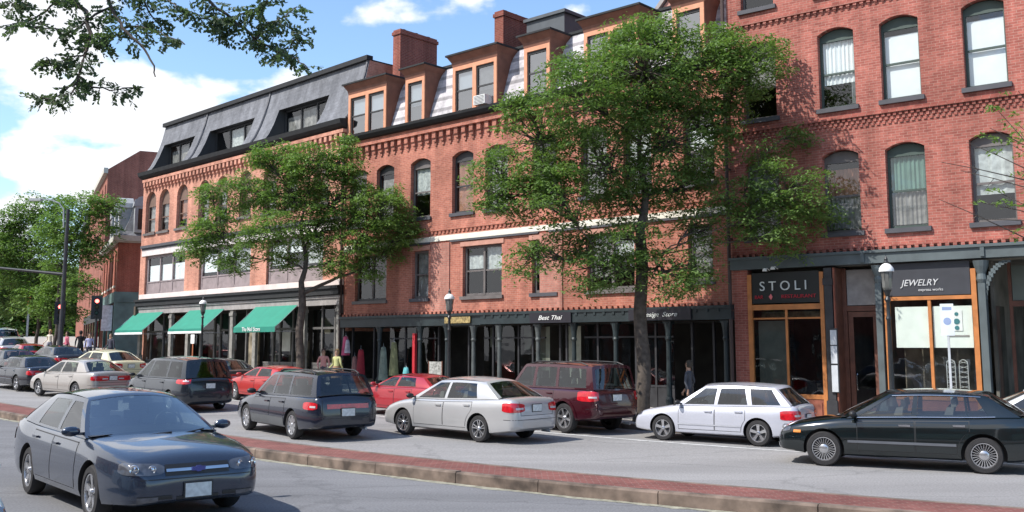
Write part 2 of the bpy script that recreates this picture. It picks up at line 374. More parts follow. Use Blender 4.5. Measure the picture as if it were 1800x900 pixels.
# wall with rectangular / arched openings, front face on y=0
def arc(x0,x1,zs,rise,n=8):
    if rise<=0: return [(x0,zs),(x1,zs)]
    w=(x1-x0)/2; cx=(x0+x1)/2
    if rise>=w*.98:
        return [(cx-w*math.cos(math.pi*k/n),zs+rise*math.sin(math.pi*k/n)) for k in range(n+1)]
    R=(w*w+rise*rise)/(2*rise); cz=zs+rise-R; a=math.asin(w/R)
    return [(cx+R*math.sin(-a+2*a*k/n),cz+R*math.cos(-a+2*a*k/n)) for k in range(n+1)]
def wall(mb,x0,x1,z0,z1,holes,depth=.22,y=0,sillbot=True):
    xs=sorted({x0,x1}|{h[0] for h in holes}|{h[1] for h in holes}); zs=sorted({z0,z1}|{h[2] for h in holes}|{h[3]+h[4] for h in holes})
    xs=[v for v in xs if x0<=v<=x1]; zs=[v for v in zs if z0<=v<=z1]
    for i in range(len(xs)-1):
        for j in range(len(zs)-1):
            cx,cz=(xs[i]+xs[i+1])/2,(zs[j]+zs[j+1])/2
            if any(h[0]<cx<h[1] and h[2]<cz<h[3]+h[4] for h in holes): continue
            mb.face([(xs[i],y,zs[j]),(xs[i+1],y,zs[j]),(xs[i+1],y,zs[j+1]),(xs[i],y,zs[j+1])])
    for a,b,c,d,r in holes:
        A=arc(a,b,d,r,10); Z=d+r
        if r>0:
            m=len(A)//2
            mb.face([(a,y,d)]+[(p,y,q) for p,q in A[1:m+1]]+[(a,y,Z)])
            mb.face([(A[m][0],y,A[m][1])]+[(p,y,q) for p,q in A[m+1:]]+[(b,y,Z)])
        mb.face([(a,y,c),(a,y+depth,c),(a,y+depth,d),(a,y,d)]); mb.face([(b,y,c),(b,y+depth,c),(b,y+depth,d),(b,y,d)])
        mb.face([(a,y,c),(b,y,c),(b,y+depth,c),(a,y+depth,c)])
        for k in range(len(A)-1):
            mb.face([(A[k][0],y,A[k][1]),(A[k+1][0],y,A[k+1][1]),(A[k+1][0],y+depth,A[k+1][1]),(A[k][0],y+depth,A[k][1])])
def window(par,x0,x1,z0,z1,rise,yd=.2,fm=WINFR,sill=None,blind=None,mull=0,fw=.07,label=None,lower=0,rail=True,glassm=None,blinds=None):
    e=.003; mb=MB(); x0+=e;x1-=e
    y0,y1=yd-.07,yd
    # arched head panel
    if rise>0:
        A=arc(x0,x1,z1-.02,rise,10); mb.prism([(x1,z1-.14),(x0,z1-.14)]+A,y0+.02,y1)
        top=z1-.14
    else: top=z1-e
    mb.box(x0,x0+fw,y0,y1,z0+.02,top); mb.box(x1-fw,x1,y0,y1,z0+.02,top); mb.box(x0+fw,x1-fw,y0,y1,top-fw,top); mb.box(x0+fw,x1-fw,y0,y1,z0+.02,z0+.02+fw)
    zb=z0+.02+fw; zt=top-fw
    if lower:
        mb.box(x0+fw,x1-fw,y0+.02,y1,zb,zb+lower-.05); mb.box(x0+fw,x1-fw,y0-.01,y1,zb+lower-.05,zb+lower+.02); zb+=lower+.02
    n=mull+1; w=(x1-x0-2*fw)/n
    for k in range(1,n):
        c=x0+fw+k*w; mb.box(c-.05,c+.05,y0-.01,y1,z0+.03,top-fw)
    zm=(zb+zt)/2
    if rail:
        mb.box(x0+fw,x1-fw,y0+.012,y1,zm-.03,zm+.03)
    f=mb.build('window',fm,par)
    if label: f['label']=label
    for k in range(n):
        a=x0+fw+k*w+(.05 if k else 0); b=x0+fw+(k+1)*w-(.05 if k<n-1 else 0)
        segs=[(zb,zm-.03),(zm+.03,zt)] if rail else [(zb,zt)]
        p=MB(); yy=yd-.035
        for q0,q1 in segs: p.face([(a,yy,q0),(b,yy,q0),(b,yy,q1),(a,yy,q1)])
        p.build('pane',glassm or GL,f)
        bl=(blinds[k%len(blinds)] if blinds else blind)
        if bl:
            m,t0,t1=bl; q=MB(); h=zt-zb; zz0,zz1=zb+h*t0,zb+h*t1; nn=9
            # softly pleated fabric
            P=[]
            for iz in (zz0,zz1):
                P.append([(a+(b-a)*i/nn, yd+.05+(.02*math.sin(i*2.1+a*3) if m in (LACE,BLINDK,BLINDG,BLINDB) else 0), iz) for i in range(nn+1)])
            q.grid(P); q.build('curtain' if m in (LACE,BLINDK,BLINDG,BLINDB) else 'blind',m,f)
    if sill:
        s=MB(); s.box(x0-.09,x1+.09,-.09,yd-.072,z0-.13,z0); s.build('sill',sill,f)
    return f
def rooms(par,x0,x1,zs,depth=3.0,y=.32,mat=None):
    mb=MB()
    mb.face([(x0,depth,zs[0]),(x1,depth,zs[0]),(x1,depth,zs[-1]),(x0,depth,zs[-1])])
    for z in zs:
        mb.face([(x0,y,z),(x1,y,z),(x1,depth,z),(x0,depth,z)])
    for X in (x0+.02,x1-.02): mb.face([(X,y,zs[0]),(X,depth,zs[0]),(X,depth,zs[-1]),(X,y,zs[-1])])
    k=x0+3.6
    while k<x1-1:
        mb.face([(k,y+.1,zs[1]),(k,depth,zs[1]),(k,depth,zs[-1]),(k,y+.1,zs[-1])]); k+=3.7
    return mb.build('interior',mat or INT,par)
def teeth(mb,x0,x1,z0,z1,period,width,dep,taper=True,y=0):
    n=int((x1-x0)/period)
    for k in range(n):
        c=x0+(k+.5)*(x1-x0)/n; w=width/2
        if taper:
            h=z1-z0
            mb.box(c-w,c+w,y-dep,y,z0+h*.55,z1); mb.box(c-w*.8,c+w*.8,y-dep*.66,y,z0+h*.28,z0+h*.55); mb.box(c-w*.55,c+w*.55,y-dep*.33,y,z0,z0+h*.28)
        else: mb.box(c-w,c+w,y-dep,y,z0,z1)
def text(name,s,size,mat,par,loc,ext=.012,font=None,align='CENTER',rot=(rad(90),0,0),shear=0,sx=1):
    cu=bpy.data.curves.new(name,'FONT'); cu.body=s; cu.size=size; cu.extrude=ext; cu.align_x=align; cu.shear=shear
    t=bpy.data.objects.new(name,cu); COL.objects.link(t); dg=bpy.context.evaluated_depsgraph_get()
    me=bpy.data.meshes.new_from_object(t.evaluated_get(dg)); COL.objects.unlink(t); bpy.data.objects.remove(t)
    me.materials.clear(); me.materials.append(mat); me.name=name
    o=bpy.data.objects.new(name,me); COL.objects.link(o); o.parent=par; o.location=loc; o.rotation_euler=rot; o.scale=(sx,1,1); return o
# ================================================================== building R (tall red brick, right)
def building_R():
    r=root('brick_building',PR,'tall red brick building at the right with four storeys of arched windows over wood-framed shopfronts')
    X1=13.6; cols=[(.5,1.58),(2.92,4.0),(4.75,5.83),(6.98,8.06),(9.2,10.28),(11.3,12.38)]
    rows=[(5.62,7.88),(9.32,11.58),(12.86,15.1)]
    holes=[(a,b,z0,z1,.17) for (z0,z1) in rows for (a,b) in cols]
    mb=MB(); wall(mb,0,X1,5.08,17.6,holes,.24)
    mb.box(0.02,X1,10,10.2,0,17.4)
    for X in (0,X1): mb.face([(X,0,5.08),(X,10,5.08),(X,10,17.6),(X,0,17.6)])
    mb.face([(0,0,17.6),(X1,0,17.6),(X1,10,17.6),(0,10,17.6)])
    mb.build('wall',BR_R,r)
    c=MB()
    for i,z in enumerate((8.63,8.74,8.85)):
        n0=0.08 if i%2 else 0; teeth(c,n0,X1-.2+n0,z,z+.08,.16,.085,.035+.015*i,False)
    c.box(0,X1,-.1,.0,8.935,8.99); c.build('dentil_band',BR_R,r)
    c=MB(); teeth(c,0,X1,12.2,12.36,.2,.1,.07); c.box(0,X1,-.09,0,12.36,12.42); c.build('dentil_band',BR_R,r)
    c=MB(); teeth(c,0,X1,5.035,5.13,.2,.1,.07,False); c.box(0,X1,-.06,0,5.13,5.17); c.build('dentil_band',BR_R,r)
    # windows and what hangs in each of them
    spec={(0,0):(BLINDK,.0,1),(0,1):None,(0,2):None,(0,3):(LACE,.35,1),(0,4):None,(0,5):(BLIND,.5,1),
          (1,0):(BLINDK,.45,1),(1,1):None,(1,2):(BLIND,0,.93),(1,3):(BLIND,0,.93),(1,4):(BLIND,.3,1),(1,5):(BLIND,0,1),
          (2,0):(BLINDK,.2,1),(2,1):(BLIND,.5,1),(2,2):(BLIND,.0,1),(2,3):(BLIND,.3,1),(2,4):(BLIND,.3,1),(2,5):(BLIND,.3,1)}
    for i,(z0,z1) in enumerate(rows):
        for j,(a,b) in enumerate(cols):
            f=window(r,a,b,z0,z1,.17,.25,GRFR if (i,j) in((1,1),(1,2),(1,3),(0,2)) else WINFR,SILL_DK,spec[(i,j)],fw=.06)
            def extra(m,t0,t1,nm='curtain',x0=a+.07,x1=b-.07):
                q=MB(); h=z1-z0-.3; nn=24
                q.grid([[(x0+(x1-x0)*k/nn,.29+.025*math.sin(k*1.9),z0+.12+h*t) for k in range(nn+1)] for t in (t0,t1)]); q.build(nm,m,f)
            if (i,j)==(0,2):
                extra(BLINDG,.5,1); extra(LACE,.2,.27); extra(BLINDK,.0,.5)
            if (i,j)==(0,1): extra(BLINDB,.5,.9); extra(BLINDK,0,.5)
            if (i,j)==(1,1): extra(BLIND,.33,1,'blind'); extra(LACE,.0,.33,x0=b-.2)
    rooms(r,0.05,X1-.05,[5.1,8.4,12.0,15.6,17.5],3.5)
    # fascia of the shop row
    f=MB(); f.box(-.02,X1,-.2,.3,4.66,5.03); f.box(-.04,X1,-.26,-.203,4.95,5.03)
    for X in (4.05,7.2,10.4): f.box(X-.05,X+.05,-.25,-.203,4.7,4.95)
    f.build('fascia',TRIM_G2,r)
    # ground floor shell
    g=MB(); g.box(.02,X1,4.6,4.7,0,4.66); g.face([(0.02,.3,4.655),(X1,.3,4.655),(X1,4.6,4.655),(0.02,4.6,4.655)]); g.face([(0.02,.3,.16),(X1,.3,.16),(X1,4.6,.16),(0.02,4.6,.16)])
    g.box(3.05,3.12,.9,4.6,0,4.65); g.box(4.3,4.36,.9,4.6,0,4.65); g.box(7.1,7.18,.9,4.6,0,4.65)
    g.build('interior',INT2,r)
    # corner pier in brick
    p=MB(); p.box(.0,.46,-.02,.28,0,4.655); p.build('pier',BR_R,r)
    # shop bay 1
    fr=MB()
    for a,b in ((.47,.6),(2.72,2.84)): fr.box(a,b,-.08,.06,.16,4.5)
    fr.box(.6,2.72,-.06,.06,3.42,3.58); fr.box(.6,2.72,-.05,.05,.82,.95); fr.box(1.63,1.7,-.04,.05,.95,3.42); fr.box(.6,2.72,-.03,.03,3.14,3.19)
    fr.m=1
    fr.box(.6,2.72,-.03,.05,.16,.82)
    for k in range(3): fr.box(.68+k*.69,1.28+k*.69,-.06,-.032,.27,.72)
    f1=fr.build('shop_window',[ORANGE,REDBR],r)
    q=MB(); q.face([(.6,.0,.95),(2.72,.0,.95),(2.72,.0,3.42),(.6,.0,3.42)]); q.build('pane',GLD,f1)
    q=MB(); q.face([(.65,.5,3.2),(2.7,.5,3.2),(2.7,.5,3.38),(.65,.5,3.38)]); q.build('lit_valance',plain('warm_valance',(.55,.42,.25),.8,var=.5,scale=7),f1)
    q=MB(); q.face([(.65,.25,.95),(1.6,.25,.95),(1.6,.25,3.1),(.65,.25,3.1)]); q.build('screen',plain('linen_screen',(.42,.42,.35),.8,var=.2),f1)
    # black column and notices
    c=MB(); c.box(2.87,3.1,-.12,.1,.16,4.6); c.box(2.83,3.14,-.16,.12,.16,.8); c.box(2.84,3.13,-.15,.12,4.1,4.3); c.build('column',TRIM_DK,r)
    # door bay recessed
    d=MB(); d.box(3.16,3.3,.5,.6,.16,4.6); d.box(4.18,4.3,.5,.6,.16,4.6); d.box(3.3,4.18,.5,.6,3.35,3.5); d.box(3.12,3.18,-.02,.5,.16,4.6)
    d.m=1
    d.box(3.12,3.16,-.08,-.02,.16,4.6); d.build('door_frame',[BROWN,REDBR],r)
    t=MB(); t.box(3.32,4.16,.5,.55,3.52,4.55); t.build('transom_panel',TRIM_GREY,r)
    dd=MB(); dd.box(3.32,3.46,.52,.57,.2,3.33); dd.box(4.03,4.16,.52,.57,.2,3.33); dd.box(3.46,4.03,.52,.57,3.18,3.33); dd.box(3.46,4.03,.52,.57,.2,.6); D=dd.build('door',BROWN,r)
    q=MB(); q.face([(3.46,.545,.6),(4.03,.545,.6),(4.03,.545,3.18),(3.46,.545,3.18)]); q.build('pane',GLD,D)
    q=MB(); q.tube([(3.52,.5,1.1),(3.52,.44,1.15),(3.52,.44,1.5),(3.52,.5,1.55)],.015); q.build('handle',CHROME,D)
    # grey column and orange post
    c=MB(); c.box(4.33,4.5,-.14,.1,.16,4.1); c.box(4.27,4.56,-.19,.12,.16,.7); c.lathe([(.1,4.1),(.13,4.2),(.11,4.3),(.17,4.45),(.2,4.6)],12,(4.42,-.04,0)); c.build('column',TRIM_G2,r)
    # jewellery bay
    fr=MB()
    for a,b in ((4.55,4.68),(6.84,6.97)): fr.box(a,b,-.08,.06,.16,4.4)
    fr.box(4.68,6.84,-.06,.06,3.6,3.7); fr.box(4.68,6.84,-.05,.05,.9,1.0); fr.box(5.7,5.78,-.04,.05,1.0,3.6)
    fr.m=1; fr.box(4.68,6.84,-.03,.05,.16,.9)
    f2=fr.build('shop_window',[ORANGE,REDBR],r)
    q=MB(); q.face([(4.68,.0,1.0),(6.84,.0,1.0),(6.84,.0,3.6),(4.68,.0,3.6)]); q.build('pane',GL,f2)
    for a,b in ((4.8,5.69),(5.8,6.8)):
        q=MB(); q.box(a,b,.05,.07,2.3,3.42); q.build('display_panel',plain('panel_pale',(.74,.78,.72),.7,var=.06),f2)
    q=MB(); q.box(6.28,6.55,.03,.046,2.75,3.3); f3=q.build('poster',WHITE,f2)
    for z,s in ((3.2,.05),(3.0,.08),(2.83,.06)):
        q=MB(); q.lathe([(0,-.004),(s,-.004),(s,0),(0,0)],14,(6.41,.025,z),'y'); q.build('poster_disc',plain('teal_ink',(.05,.2,.22),.7),f3)
    q=MB(); q.box(6.15,6.7,-.0+.03,.048,2.6,2.64); q.build('rail',TRIM_GREY,f2)
    q=MB(); q.box(4.75,6.8,.25,.9,1.0,1.12); q.box(4.75,6.8,.9,.95,1.1,2.28); q.build('display_case',plain('case_dark',(.09,.08,.06),.6,var=.7,scale=3),f2)
    rk=MB()
    for k in range(2):
        a=6.05+k*.32; P=[(a,.18,1.02),(a,.18,1.85)]+[(a+.11-.11*math.cos(math.pi*t/8),.18,1.85+.13*math.sin(math.pi*t/8)) for t in range(1,8)]+[(a+.22,.18,1.85),(a+.22,.18,1.02)]
        rk.tube(P,.012,5)
        for z in np.arange(1.1,1.9,.13): rk.tube([(a,.18,z),(a+.22,.18,z+.06)],.006,4); rk.tube([(a+.22,.18,z),(a,.18,z+.06)],.006,4)
    o=rk.build('display_rack',plain('rack_grey',(.42,.44,.43),.5),None); o.location=PR.P; o.rotation_euler=(0,0,-PR.a); tag(o,'pair of white arched wire racks standing in the jewelry shop window','rack')
    # right column with curved bracket
    c=MB(); c.box(7.02,7.2,-.14,.1,.16,4.0); c.box(6.98,7.26,-.19,.12,.16,.7); c.lathe([(.1,4.0),(.14,4.1),(.11,4.25),(.18,4.45),(.21,4.6)],12,(7.11,-.04,0))
    P=[];nn=12
    for k in range(nn+1):
        t=math.pi/2*k/nn; P.append((7.2+.62*(1-math.cos(t)),3.55+.98*math.sin(t)))
    poly=P+[(7.2+.62,4.62),(7.2+.36,4.5),(7.28,4.3),(7.2,4.1)]
    for k in range(nn):
        a,b=P[k],P[k+1]; c.box(min(a[0],b[0])-.03,max(a[0],b[0])+.02,-.09,.0,min(a[1],b[1]),max(a[1],b[1])+.05)
    c.build('column',TRIM_G2,r)
    # last bay, recessed shop entrance
    d=MB(); d.box(7.55,7.63,.9,1.0,.16,4.6); d.box(8.1,8.25,.9,1.0,.16,4.6); d.box(7.63,8.1,.9,1.0,3.4,3.55); d.box(9.3,9.45,.9,1.0,.16,4.6); d.box(8.25,9.3,.9,1.0,3.4,3.55)
    d.box(7.3,7.4,-.02,.9,.16,1.0); d.build('door_frame',BROWN,r)
    t=MB(); t.box(7.64,9.29,.93,.97,3.56,4.5); t.build('transom_panel',plain('transom_green',(.12,.14,.12),.5),r)
    dd=MB(); dd.box(8.27,8.42,.93,.98,.2,3.38); dd.box(9.14,9.28,.93,.98,.2,3.38); dd.box(8.42,9.14,.93,.98,.2,.7); dd.box(8.42,9.14,.93,.98,3.2,3.38); D=dd.build('door',BROWN,r)
    q=MB(); q.face([(8.42,.955,.7),(9.14,.955,.7),(9.14,.955,3.2),(8.42,.955,3.2)]); q.build('pane',GLD,D)
    q=MB(); q.face([(7.4,.0,1.0),(7.42,.9,1.0),(7.42,.9,3.4),(7.4,.0,3.4)]); q.build('pane',GLD,r)
    c=MB(); c.box(10.2,10.4,-.14,.1,.16,4.6); c.box(12.3,12.5,-.14,.1,.16,4.6); c.build('column',TRIM_G2,r)
    c=MB(); c.box(10.4,13.6,-.02,.05,.16,.9); c.build('stall_riser',REDBR,r)
    q=MB(); q.face([(9.45,.0,.9),(13.5,.0,.9),(13.5,.0,4.4),(9.45,.0,4.4)]); q.build('pane',GLD,r)
    st=MB(); st.box(3.12,4.33,-.35,.5,.1,.3); st.build('step',CONC,r)
    # signs
    def at(o): o.location=PR.w(*o.location); o.rotation_euler=(0,0,-PR.a); return o
    s=empty('shop_sign',PR.w(1.66,-.02,3.62),-PR.a,'black signboard reading STOLI in silver letters over the orange-framed window','sign')
    b=MB(); b.box(-1.05,1.05,-.04,.03,0,.92); b.box(-1.05,1.05,-.06,-.04,0,.03); b.build('board',plain('board_black',(.012,.014,.014),.5),s)
    text('lettering','S T O L I',.40,plain('letter_silver',(.6,.62,.6),.5),s,(-.05,-.062,.38),.01)
    text('lettering','BAR',.15,plain('letter_red',(.45,.02,.035),.5),s,(-.82,-.062,.14),.008)
    text('lettering','RESTAURANT',.15,MATS['letter_red'],s,(.42,-.062,.14),.008,sx=1.15)
    q=MB(); q.prism([(-.5,.19),(-.44,.28),(-.38,.19),(-.44,.10)],-.07,-.045); q.build('diamond',plain('letter_pink',(.7,.16,.16),.5),s)
    for k,(a,z) in enumerate(((-.45,.98),(-.2,1.02))):
        l=MB(); l.tube([(a,-.05,z),(a,-.25,z+.06),(a,-.4,z+.02)],.012,6); l.lathe([(0,.05),(.05,.04),(.075,-.04),(.0,-.045)],10,(a,-.42,z)); l.build('sign_lamp',[WHITE],s)
    s=empty('shop_sign',PR.w(5.76,-.02,3.72),-PR.a,'charcoal signboard reading JEWELRY in white letters above the two pale display panels','sign')
    b=MB(); b.box(-1.06,1.06,-.04,.03,0,.6); b.box(-1.06,1.06,-.02,.05,.6,.9); b.build('board',plain('board_charcoal',(.035,.037,.045),.55),s)
    text('lettering','JEWELRY',.25,plain('letter_white',(.55,.55,.55),.6),s,(-.25,-.052,.27),.01,shear=.3,sx=.95)
    text('lettering','express works',.11,MATS['letter_white'],s,(.05,-.052,.12),.008)
    s=empty('shop_notice',PR.w(3.0,-.19,1.05),-PR.a,'tall narrow white notice panels hung on the black column right of the STOLI window','notice')
    b=MB(); b.box(.02,.2,.0,.02,0,.75); b.box(.02,.2,.0,.02,.8,1.3); b.box(.02,.2,.0,.02,1.33,1.75); b.build('board',plain('notice_grey',(.5,.52,.55),.7),s)
    b=MB(); b.box(-.01,.23,.022,.045,-.03,1.8); b.build('backing',TRIM_DK,s)
    w=MB(); w.lathe([(.14,-.02),(.17,0),(.14,.02),(.11,0),(.14,-.02)],18,(0,0,0),'y')
    return r
RB=building_R()
# ================================================================== building M (salmon brick, middle)
MCOR=BR_M
def dormer(par,x0,x1,dbl,z0=11.56,z1=13.5,bl=None):
    fr=MB(); w=.15; yf=.0
    fr.box(x0,x0+w,yf,.24,z0,z1); fr.box(x1-w,x1,yf,.24,z0,z1); fr.box(x0+w,x1-w,yf,.24,z1-.16,z1); fr.box(x0+w,x1-w,yf-.04,.24,z0,z0+.1)
    if dbl: c=(x0+x1)/2; fr.box(c-.1,c+.1,yf,.24,z0+.1,z1-.16)
    d=fr.build('dormer',PEACH,par)
    ck=MB()
    for a,b in ((x0-.02,x0+.05),(x1-.05,x1+.02)): ck.prism([(.06,z0),(1.25,z0),(1.25,z1+.4),(.06,z1+.02)],a,b,'x')
    # flared hood
    b0=[(x0-.02,.02,z1),(x1+.02,.02,z1),(x1+.02,1.2,z1),(x0-.02,1.2,z1)]; t0=[(x0-.16,-.2,z1+.42),(x1+.2,-.2,z1+.42),(x1+.2,1.2,z1+.42),(x0-.16,1.2,z1+.42)]
    mid=[(x0-.05,-.03,z1+.2),(x1+.06,-.03,z1+.2),(x1+.06,1.2,z1+.2),(x0-.05,1.2,z1+.2)]
    for A,B in ((b0,mid),(mid,t0)):
        for k in range(4): ck.face([A[k],A[(k+1)%4],B[(k+1)%4],B[k]])
    ck.build('cheeks',plain('board_brown',(.20,.085,.055),.7,var=.2),d)
    h=MB(); h.box(x0-.2,x1+.24,-.25,1.5,z1+.42,z1+.49); h.build('dormer_roof',ROOFB,d)
    bk=MB(); bk.face([(x0+.05,.22,z0),(x1-.05,.22,z0),(x1-.05,.22,z1),(x0+.05,.22,z1)]); bk.build('backing',INT,d)
    spans=[(x0+w,(x0+x1)/2-.1),((x0+x1)/2+.1,x1-w)] if dbl else [(x0+w,x1-w)]
    for k,(a,b) in enumerate(spans):
        s=MB(); e=.045; zz0,zz1=z0+.1,z1-.16; zm=(zz0+zz1)/2
        s.box(a,a+e,.06,.12,zz0,zz1); s.box(b-e,b,.06,.12,zz0,zz1); s.box(a+e,b-e,.06,.12,zz1-.1,zz1); s.box(a+e,b-e,.06,.12,zz0,zz0+e); s.box(a+e,b-e,.07,.12,zm-.03,zm+.03)
        S=s.build('sash',WINDK,d)
        p=MB(); p.face([(a+e,.1,zz0),(b-e,.1,zz0),(b-e,.1,zz1),(a+e,.1,zz1)]); p.build('pane',glass('dormer_glass',(.6,.65,.68),.30) if 'dormer_glass' not in MATS else MATS['dormer_glass'],S)
        if bl and bl[k%len(bl)]:
            m,t0_,t1_=bl[k%len(bl)]; q=MB(); q.face([(a+e,.17,zz0+(zz1-zz0)*t0_),(b-e,.17,zz0+(zz1-zz0)*t0_),(b-e,.17,zz0+(zz1-zz0)*t1_),(a+e,.17,zz0+(zz1-zz0)*t1_)]); q.build('blind',m,S)
def slope(mb,prof,x0,x1,holes=()):
    xs=sorted({x0,x1}|{h[0] for h in holes}|{h[1] for h in holes})
    for i in range(len(xs)-1):
        for (ya,za),(yb,zb) in zip(prof,prof[1:]):
            cx=(xs[i]+xs[i+1])/2; cz=(za+zb)/2
            if any(h[0]<cx<h[1] and h[2]<cz<h[3] for h in holes): continue
            mb.face([(xs[i],ya,za),(xs[i+1],ya,za),(xs[i+1],yb,zb),(xs[i],yb,zb)])
def chimney(par,x0,x1,y0,y1,z0,z1,mat):
    c=MB(); c.box(x0,x1,y0,y1,z0,z1-.25); c.box(x0-.05,x1+.05,y0-.05,y1+.05,z1-.25,z1-.1); c.box(x0,x1,y0,y1,z1-.1,z1)
    c.m=1
    for k in range(3):
        y=y0+(y1-y0)*(k+.5)/3; c.lathe([(.12,z1),(.12,z1+.08),(.09,z1+.08),(.09,z1)],8,((x0+x1)/2,y,0))
    return c.build('chimney',[mat,ROOFB],par)
def building_M():
    r=root('brick_building',PM,'salmon brick building with orange-framed mansard dormers and a cream stone band')
    W=MW-.01
    third=[(.26,1.44),(2.1,3.24),(4.28,5.48),(6.74,7.92),(8.56,9.74),(11.0,12.15),(13.25,14.4),(15.1,16.25),(17.5,18.65)]
    second=[(.77,2.84,1),(4.44,5.42,0),(7.36,9.44,1),(10.95,12.1,0),(13.5,15.5,1),(17.6,18.5,0)]
    holes=[(a,b,7.55,9.83,.19) for a,b in third]+[(a,b,4.25 if m or a<17 else 4.4,6.2,0) for a,b,m in second]
    mb=MB(); wall(mb,0.002,W,3.62,11.5,holes,.22)
    mb.box(.01,W,9,9.2,0,14.1); mb.face([(0.002,0,3.62),(0.002,9,3.62),(0.002,9,14.1),(.002,0,11.5)])
    mb.build('wall',BR_M,r)
    bl=[(BLINDK,0,1),(BLINDK,.0,.9),(LACE,.45,1),(BLINDB,.0,1),(BLINDK,0,1),None,(BLINDK,0,1),(LACE,.5,1),(BLIND,.5,1)]
    for k,(a,b) in enumerate(third): window(r,a,b,7.55,9.83,.19,.24,WINDK if k%2 else WINFR,SILL_DK,bl[k],fw=.07)
    for k,(a,b,m) in enumerate(second):
        z0=4.25 if a<17 else 4.4
        bb=[None,[(BLINDK,.0,1)],[(LACE,.55,.85),(LACE,.5,1)],[(BLIND,.5,1)],[(BLINDK,.2,1),(LACE,.6,1)],[(BLINDK,.1,1)]][k]
        window(r,a,b,z0,6.2,0,.22,WINFR,WINFR if m else SILL_DK,None,mull=m,blinds=bb,fw=.09)
        l=MB(); l.box(a-.12,b+.12,-.035,.0,6.2,6.38)
        l.build('lintel',plain('lintel_brick',(.47,.24,.18),.8,var=.15),r)
    s=MB(); s.box(0,5.55,-.05,0,6.5,6.7); s.box(5.56,W,-.05,0,6.5,6.71); s.build('stone_band',STONE,r)
    s=MB(); s.box(0,5.5,-.075,0,6.42,6.5); s.box(6.7,11.3,-.075,0,6.42,6.5); s.box(11.8,W,-.075,0,6.42,6.5); s.build('drip_moulding',SILL_DK,r)
    c=MB(); teeth(c,4.0,W,6.8,6.92,.22,.12,.05,False); c.box(0,W,-.07,0,6.92,6.98); c.box(0,W,-.03,0,6.71,6.75); c.build('dentil_band',BR_M,r)
    for X in (5.6,11.35): 
        c=MB(); c.box(X,X+1.05,-.045,0,3.7,6.415); c.build('pilaster',brick('brick_pinkish',(.50,.22,.17),(.42,.17,.13),(.4,.25,.2)),r)
    c=MB(); teeth(c,0.1,W-.1,10.42,10.98,.42,.2,.16); c.box(0,W,-.22,0,10.98,11.1); c.box(0,W,-.10,0,11.1,11.28); c.build('corbel_band',BR_M,r)
    c=MB(); c.prism([(0,11.28),(-.3,11.3),(-.42,11.42),(-.45,11.52),(.25,11.56),(.25,11.3)],0,W,'x'); c.build('cornice',ROOFB,r)
    prof=[(.25,11.55),(.33,11.9),(.52,12.5),(.82,13.4),(1.08,13.98)]
    m=MB(); slope(m,prof,0,W); m.build('mansard_roof',SLATE_M,r)
    m=MB(); m.box(0,W,1.0,9.2,13.98,14.08); m.build('flat_roof',ROOFB,r)
    sky=(plain('blind_sky',(.62,.70,.80),.4,var=.2),.0,1)
    dorm=[(.05,2.62,1,[(BLIND,.52,1),(BLIND,.52,1)]),(3.87,5.05,0,[(BLIND,.4,1)]),(6.72,9.15,1,[(BLIND,.5,.95),(BLINDK,.4,.9)]),(10.57,11.83,0,None),(13.44,15.8,1,None),(17.19,18.4,0,None)]
    for a,b,dbl,b_ in dorm: dormer(r,a,b,dbl,bl=b_)
    chimney(r,.95,1.45,1.8,4.1,14.1,16.75,BR_D); chimney(r,7.25,7.75,1.9,3.9,14.1,16.2,BR_D)
    q=MB(); q.box(8.6,10.6,2.4,4.6,14.2,15.55); q.box(8.5,10.7,2.3,4.7,15.55,15.68); q.build('roof_hatch',plain('hatch_grey',(.07,.08,.09),.6),r)
    q=MB(); q.box(3.1,3.3,3.2,3.4,14.2,14.9); q.build('vent_pipe',METAL,r)
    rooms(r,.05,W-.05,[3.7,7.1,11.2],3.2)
    # fascia
    f=MB(); f.box(0,8.5,-.16,.25,3.14,3.55); f.box(8.51,W,-.2,.25,3.16,3.5); f.box(0,W,-.24,.0,3.5,3.6)
    for k in range(26): f.box(8.7+k*.4,8.8+k*.4,-.23,-.2,3.4,3.5)
    f.build('fascia',TRIM_G,r)
    c=MB(); teeth(c,0,W,3.6,3.7,.24,.13,.1,False); c.build('dentil_band',BR_M,r)
    # shop front
    g=MB(); g.box(.02,W,3.4,3.5,0,3.14); g.face([(.02,.2,3.135),(W,.2,3.135),(W,3.4,3.135),(.02,3.4,3.135)]); g.face([(.02,.0,.6),(6,.0,.42),(W,.0,.2),(W,3.4,.2),(.02,3.4,.6)])
    g.build('interior',INT,r)
    q=MB()
    for a,b,z0,z1 in ((8.15,8.7,2.3,3.05),(9.9,11.15,2.2,3.05),(10.6,11.15,.8,2.2),(11.9,12.6,.8,3.05)): q.face([(a,.75,z0),(b,.75,z0),(b,.75,z1),(a,.75,z1)])
    q.build('interior_wall',plain('interior_sage',(.36,.37,.30),.9,var=.2),r)
    for X in (2.5,5.0,6.55,8.0,9.35,11.25,12.9,14.7,16.8,18.9):
        z=G(PM.w(X,0,0).y)+.14; c=MB(); c.lathe([(.13,z),(.13,z+.35),(.09,z+.45),(.075,2.5),(.11,2.58),(.085,2.65),(.10,2.85),(.15,3.1)],12,(X,-.02,0)); c.box(X-.15,X+.15,-.12,.12,3.07,3.14); c.build('column',TRIM_G if X<7 or X>12 else plain('column_grey',(.075,.085,.085),.55,var=.3),r)
    fr=MB()
    for X in (.15,1.6,3.6,4.3,5.6,7.3,8.6,9.9,10.6,11.9,12.2,13.6,15.2,16.0,17.4,18.2): m_=MB(); m_.box(X-.035,X+.035,.415,.505,.2,3.12); m_.build('mullion',TRIM_DK,r)
